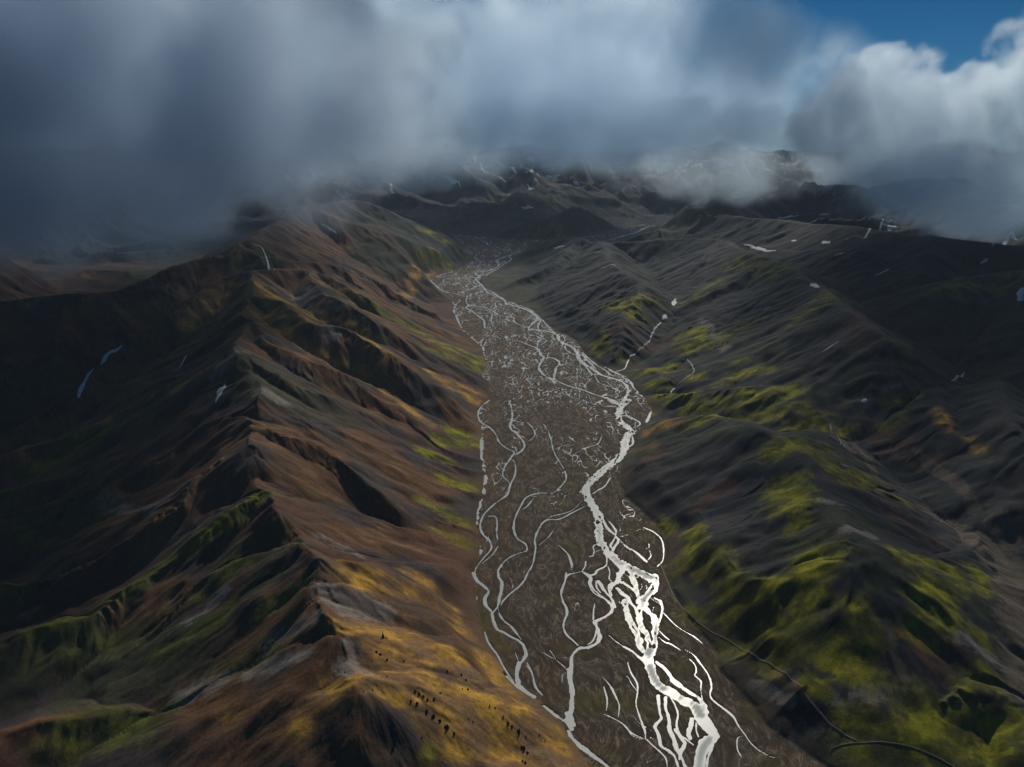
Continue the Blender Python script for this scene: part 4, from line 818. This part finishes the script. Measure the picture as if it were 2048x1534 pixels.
for w_, pts in STREAMS[:2] + STREAMS[3:4]:
    tag(drape('stream', pts, w_, M_stream, lift=.5, taper=False, dome=.2, uneven=.25), kind='structure')
tag(drape('dirt_track', [(1322,1130),(1336,1165),(1350,1195),(1372,1222),(1400,1248),(1430,1268),(1470,1290),(1510,1312),(1550,1336),(1585,1362),(1612,1392),(1640,1425),(1662,1450),(1690,1470),(1715,1482)], 3.4, M_track, lift=.35, taper=False, dome=.15, uneven=.12), kind='structure')
tag(drape('dirt_track', [(1662,1498),(1700,1487),(1750,1484),(1800,1489),(1840,1500),(1880,1518),(1910,1534)], 3.4, M_track, lift=.35, taper=False, dome=.15, uneven=.12), kind='structure')
tick('snow, streams, track')
# ------------------------------------------------------------------ dark lava rocks on the ochre slope
import bmesh
M_rock = simple_mat('lava_rock', (.030, .024, .022), .9, .15, .8, .6, 1.6)
def rock(u, v, w_px, h_px, label, seed, group='dark lava rocks on the ochre slope'):
    p = hit(u, v)[0]; k = depth(*p) / FPX; bm = bmesh.new(); r_ = np.random.default_rng(seed)
    n = 1 + (w_px > 7) + (w_px > 11) * 2
    for i in range(n):
        g = bmesh.ops.create_icosphere(bm, subdivisions=2, radius=1.0); vs = g['verts']
        cx = (r_.random() - .5) * w_px * k * .8 * (n > 1); cy_ = (r_.random() - .5) * w_px * k * .6 * (n > 1)
        sx, sy, sz = w_px * k * (.5 if n == 1 else .36) * (.8 + .4 * r_.random()), w_px * k * (.42 if n == 1 else .33), h_px * k * (1.0 if i == 0 else .55 + .3 * r_.random())
        for q in vs:
            c = q.co.copy(); a = np.array([c.x * 1.9 + seed]), np.array([c.y * 1.9 + c.z * 1.6 + i * 5.1])
            d = 1 + .42 * float(noise(a[0], a[1], 5)[0]) + .25 * float(noise(a[0] * 2.7, a[1] * 2.7, 9)[0])
            tp = 1 - .5 * max(c.z, 0)
            q.co = (cx + c.x * sx * d * tp, cy_ + c.y * sy * d * tp, c.z * sz * d * (1 if c.z > 0 else .6))
    me = bpy.data.meshes.new('rock'); bm.to_mesh(me); bm.free(); me.materials.append(M_rock); me.polygons.foreach_set('use_smooth', [False] * len(me.polygons))
    o = bpy.data.objects.new('rock', me); scn.collection.objects.link(o); o.location = (p[0], p[1], float(fan_z(p[0], p[1])) + .3); tag(o, label, 'rock', group)
ROCKS = [(766,1276,8,20,'tall dark rock pillar standing alone on the ochre slope'),(773,1277,6,5,'low rock at the right foot of the tall pillar'),
 (753,1304,8,5,'upper rock of the pair below the tall pillar'),(760,1309,9,5,'wide dark rock in the middle of the short line below the pillar'),(774,1320,8,6,'lowest rock of the short slanting line below the pillar'),
 (792,1265,3,3,'tiny lone rock right of the tall pillar'),(774,1354,4,6,'small upright rock on the pale shoulder above the crest'),(808,1322,5,4,'small flat rock mid slope right of the slanting line'),
 (895,1343,6,5,'left rock of the pair on the lower ochre slope'),(923,1350,8,6,'larger right rock of the pair on the lower ochre slope'),(932,1360,8,5,'rock just below the lower slope pair'),
 (746,1381,5,7,'small pointed rock at the left end of the ochre crest'),(727,1383,5,4,'low rock at the far left of the ochre crest'),
 (830,1383,9,6,'first rock of the cluster on the ochre crest'),(838,1388,9,7,'second rock of the cluster on the ochre crest'),(847,1393,8,7,'third rock of the cluster on the ochre crest'),
 (855,1401,10,10,'largest rock at the lower end of the crest cluster'),(868,1399,7,8,'rock right beside the largest crest rock'),
 (880,1387,11,5,'long low rock right of the crest cluster'),(822,1403,10,7,'dark rock under the left side of the crest cluster'),(834,1407,10,7,'broad rock just under the crest cluster'),
 (936,1380,8,8,'squat rock alone right on the crest line'),(925,1378,4,4,'tiny rock left of the squat crest rock'),(957,1385,3,3,'tiny rock right of the squat crest rock'),
 (979,1413,5,7,'pointed rock on the ochre slope near the river'),(990,1416,6,4,'low rock touching the pointed one near the river'),
 (852,1424,14,9,'top of the dark outcrop in the lower ochre slope'),(866,1434,16,9,'broad dark outcrop mass in the lower ochre slope'),(880,1443,16,10,'dark outcrop mass right below the broad one'),(893,1456,15,11,'jagged lowest mass of the dark outcrop'),(908,1467,11,5,'flat rock trailing off the dark outcrop'),
 (793,1466,13,10,'rounded dark rock in the shaded ochre hollow'),(843,1476,8,5,'small rock below the rounded dark one'),
 (1006,1435,6,6,'uppermost rock of the line near the river bank'),(1016,1447,9,7,'second rock down the line near the river bank'),(1024,1453,9,8,'third rock down the line near the river bank'),(1037,1465,12,12,'big blocky rock ending the line near the river bank'),(1052,1473,5,4,'tiny rock right of the big blocky one'),
 (1079,1470,5,5,'small rock closest to the river channel'),(1090,1483,4,4,'tiny rock below the one closest to the river'),
 (1045,1496,14,9,'dark rocky scar low beside the river bank'),(1055,1506,10,6,'rock at the lower right of the rocky scar'),(1048,1524,12,8,'dark rock at the bottom edge of the photo'),(937,1438,5,4,'tiny rock on the smooth ochre flank'),(946,1444,6,4,'flat little rock on the smooth ochre flank'),
 (690,1345,5,4,'small rock on the shaded shoulder at the end of the crest')]
for k, (u_, v_, w_, h_, lb) in enumerate(ROCKS): rock(u_, v_, w_ * .6, h_ * .62, lb, 11 + k)
tick('rocks')
# ------------------------------------------------------------------ clouds: soft bodies of vapour with real extent
def cloud_mat(name, size, dens, nscale, thresh=.35, amp=1.5, col=(.80, .86, .95), aniso=.6, detail=4.5, soft=1.0, rim=.45):
    """density falls off towards the rim of the ellipsoid and is broken up by noise"""
    m, t, out = nodes(name); N_ = t.nodes.new; L = t.links.new
    tc = N_('ShaderNodeTexCoord')
    ln = N_('ShaderNodeVectorMath'); ln.operation = 'LENGTH'; L(tc.outputs['Object'], ln.inputs[0])
    sq = N_('ShaderNodeMath'); sq.operation = 'POWER'; L(ln.outputs['Value'], sq.inputs[0]); sq.inputs[1].default_value = 2.0
    inv_ = N_('ShaderNodeMath'); inv_.operation = 'SUBTRACT'; inv_.inputs[0].default_value = 1.0; L(sq.outputs[0], inv_.inputs[1])
    mp = N_('ShaderNodeMapping'); mp.inputs['Scale'].default_value = tuple(s_ / nscale for s_ in size); L(tc.outputs['Object'], mp.inputs[0])
    mp.inputs['Location'].default_value = (sum(map(ord, name)) * .37 % 9, size[0] * .013 % 7, 2)
    nz = N_('ShaderNodeTexNoise'); nz.inputs['Scale'].default_value = 1.0; nz.inputs['Detail'].default_value = detail; nz.inputs['Roughness'].default_value = .55
    nz.inputs['Distortion'].default_value = .25
    L(mp.outputs[0], nz.inputs['Vector'])
    a = N_('ShaderNodeMath'); a.operation = 'MULTIPLY_ADD'; L(nz.outputs[0], a.inputs[0]); a.inputs[1].default_value = amp; a.inputs[2].default_value = -.5 * amp - thresh
    s_ = N_('ShaderNodeMath'); s_.operation = 'ADD'; L(a.outputs[0], s_.inputs[0]); L(inv_.outputs[0], s_.inputs[1])
    r = N_('ShaderNodeMapRange'); r.interpolation_type = 'SMOOTHSTEP'; r.inputs[1].default_value = 0; r.inputs[2].default_value = soft; r.inputs[3].default_value = 0; r.inputs[4].default_value = dens
    L(s_.outputs[0], r.inputs[0])
    v = N_('ShaderNodeVolumePrincipled'); v.inputs['Color'].default_value = (*col, 1); v.inputs['Anisotropy'].default_value = aniso
    v.inputs['Density Attribute'].default_value = ''
    fd = N_('ShaderNodeMapRange'); fd.interpolation_type = 'SMOOTHSTEP'; fd.inputs[1].default_value = .02; fd.inputs[2].default_value = rim; L(inv_.outputs[0], fd.inputs[0])
    ml = N_('ShaderNodeMath'); ml.operation = 'MULTIPLY'; L(r.outputs[0], ml.inputs[0]); L(fd.outputs[0], ml.inputs[1])
    L(ml.outputs[0], v.inputs['Density']); L(v.outputs[0], out.inputs['Volume'])
    return m
def cloud(u, v, dist, half, dens, nscale, label, **kw):
    """centre at picture point (u, v) seen dist metres ahead; half = half sizes in metres across, along, up"""
    dx, dy, dz = ray(u, v); k = dist / dy
    import bmesh
    bm = bmesh.new(); bmesh.ops.create_icosphere(bm, subdivisions=4, radius=1.0)
    for w_ in bm.verts:
        n_ = float(noise(np.array([w_.co.x * 1.7 + u]), np.array([w_.co.y * 1.7 + w_.co.z * 1.3]), 3)[0]); w_.co *= 1 + .06 * n_
    me = bpy.data.meshes.new('cloud'); bm.to_mesh(me); bm.free()
    me.materials.append(cloud_mat('cloud_%d_%d' % (u, v), half, dens, nscale, **kw))
    o = bpy.data.objects.new('cloud', me); scn.collection.objects.link(o)
    o.location = (dx * k, dist, CAM_H + dz * k); o.scale = half; tag(o, label, kind='stuff')
    return o

def cloud_at(x, y, z, half, dens, nscale, label, **kw):
    dx, dy, dz = x, y, z - CAM_H; u_, v_ = project(x, y, z)
    return cloud(float(u_), float(v_), y, half, dens, nscale, label, **kw)
WHITE = dict(col=(.72, .87, .998))
cloud(-60, 170, 3000, (1950, 650, 760), .0062, 400, 'dark grey fog bank filling the upper left over the hills', thresh=.08, amp=3.4, soft=1.0, col=(.60, .71, .84), detail=7)
cloud(560, 80, 4800, (1300, 500, 850), .0030, 420, 'blue grey cloud hanging over the hazy hills left of centre', thresh=.15, amp=3.8, soft=1.0, detail=7, **WHITE)
cloud(1130, 150, 7400, (2900, 700, 950), .0022, 560, 'broad pale blue cloud above the far end of the valley', thresh=-.05, amp=3.4, soft=1.0, detail=7, **WHITE)
cloud(1150, 265, 6900, (2800, 500, 380), .0028, 320, 'thin cloud layer lying on the far mountain tops', thresh=.0, amp=2.8, soft=.9, detail=6, **WHITE)
cloud(1790, 255, 6000, (950, 480, 600), .0046, 250, 'bright billowing cumulus with a domed top right of centre', thresh=.22, amp=2.6, detail=9, soft=.4, rim=.2, col=(.80, .91, .998))
cloud(2150, 200, 5400, (700, 480, 860), .0046, 250, 'tall bright cumulus cut by the right edge', thresh=.22, amp=2.6, detail=9, soft=.4, rim=.2, col=(.80, .91, .998))
cloud(1980, 385, 3300, (760, 400, 240), .0042, 260, 'low soft grey puff over the right hills', thresh=.15, amp=2.6, soft=.8, **WHITE)
cloud(800, 330, 5600, (1000, 400, 230), .0028, 240, 'ragged mist on the slopes left of the valley head', thresh=.2, amp=2.8, soft=.8, **WHITE)
cloud(1440, 350, 4600, (750, 400, 210), .0015, 220, 'ragged mist drifting over the dark hills right of centre', thresh=.3, amp=2.8, soft=.8, **WHITE)
# unseen clouds added above the frame to shade chosen hills and leave sunlit gaps
def overhead(gx, gy, half, dens, label):
    A = 2300.0; k = A / math.tan(SUN_EL); h3 = (half[0], half[1], 230)
    return cloud_at(gx + k * math.sin(SUN_AZ), gy + k * math.cos(SUN_AZ), A, h3, dens, 420, label, thresh=.15, amp=1.4, soft=.8, detail=3, **WHITE)
overhead(1300, 2300, (850, 1400), .0065, 'unseen cloud added overhead to shade the right range')
overhead(-900, 1050, (420, 560), .0065, 'unseen cloud added overhead to shade the lower left flank')
overhead(1500, 5000, (1000, 1100), .0045, 'unseen cloud added overhead to shade the hazy hills at far right')
overhead(-1700, 5200, (1000, 1000), .0045, 'unseen cloud added overhead to shade the hazy hills at far left')
overhead(560, 1250, (230, 420), .0020, 'thin unseen cloud added overhead to dim the mossy hill')
tick('clouds')

# ------------------------------------------------------------------ the air itself
me = bpy.data.meshes.new('haze'); xs_ = (-13000, 13000); ys_ = (-2500, 15500); zs_ = (-60, 1000)
vv = [(x, y, z) for z in zs_ for y in ys_ for x in xs_]
me.from_pydata(vv, [], [(0, 2, 3, 1), (4, 5, 7, 6), (0, 1, 5, 4), (2, 6, 7, 3), (0, 4, 6, 2), (1, 3, 7, 5)])
m, t, out = nodes('haze_air'); v = t.nodes.new('ShaderNodeVolumePrincipled'); v.inputs['Color'].default_value = (.62, .78, 1, 1); v.inputs['Density'].default_value = 2.0e-5; v.inputs['Anisotropy'].default_value = .1
t.links.new(v.outputs[0], out.inputs['Volume']); me.materials.append(m)
o = bpy.data.objects.new('haze', me); scn.collection.objects.link(o); tag(o, kind='stuff')
tick('haze')
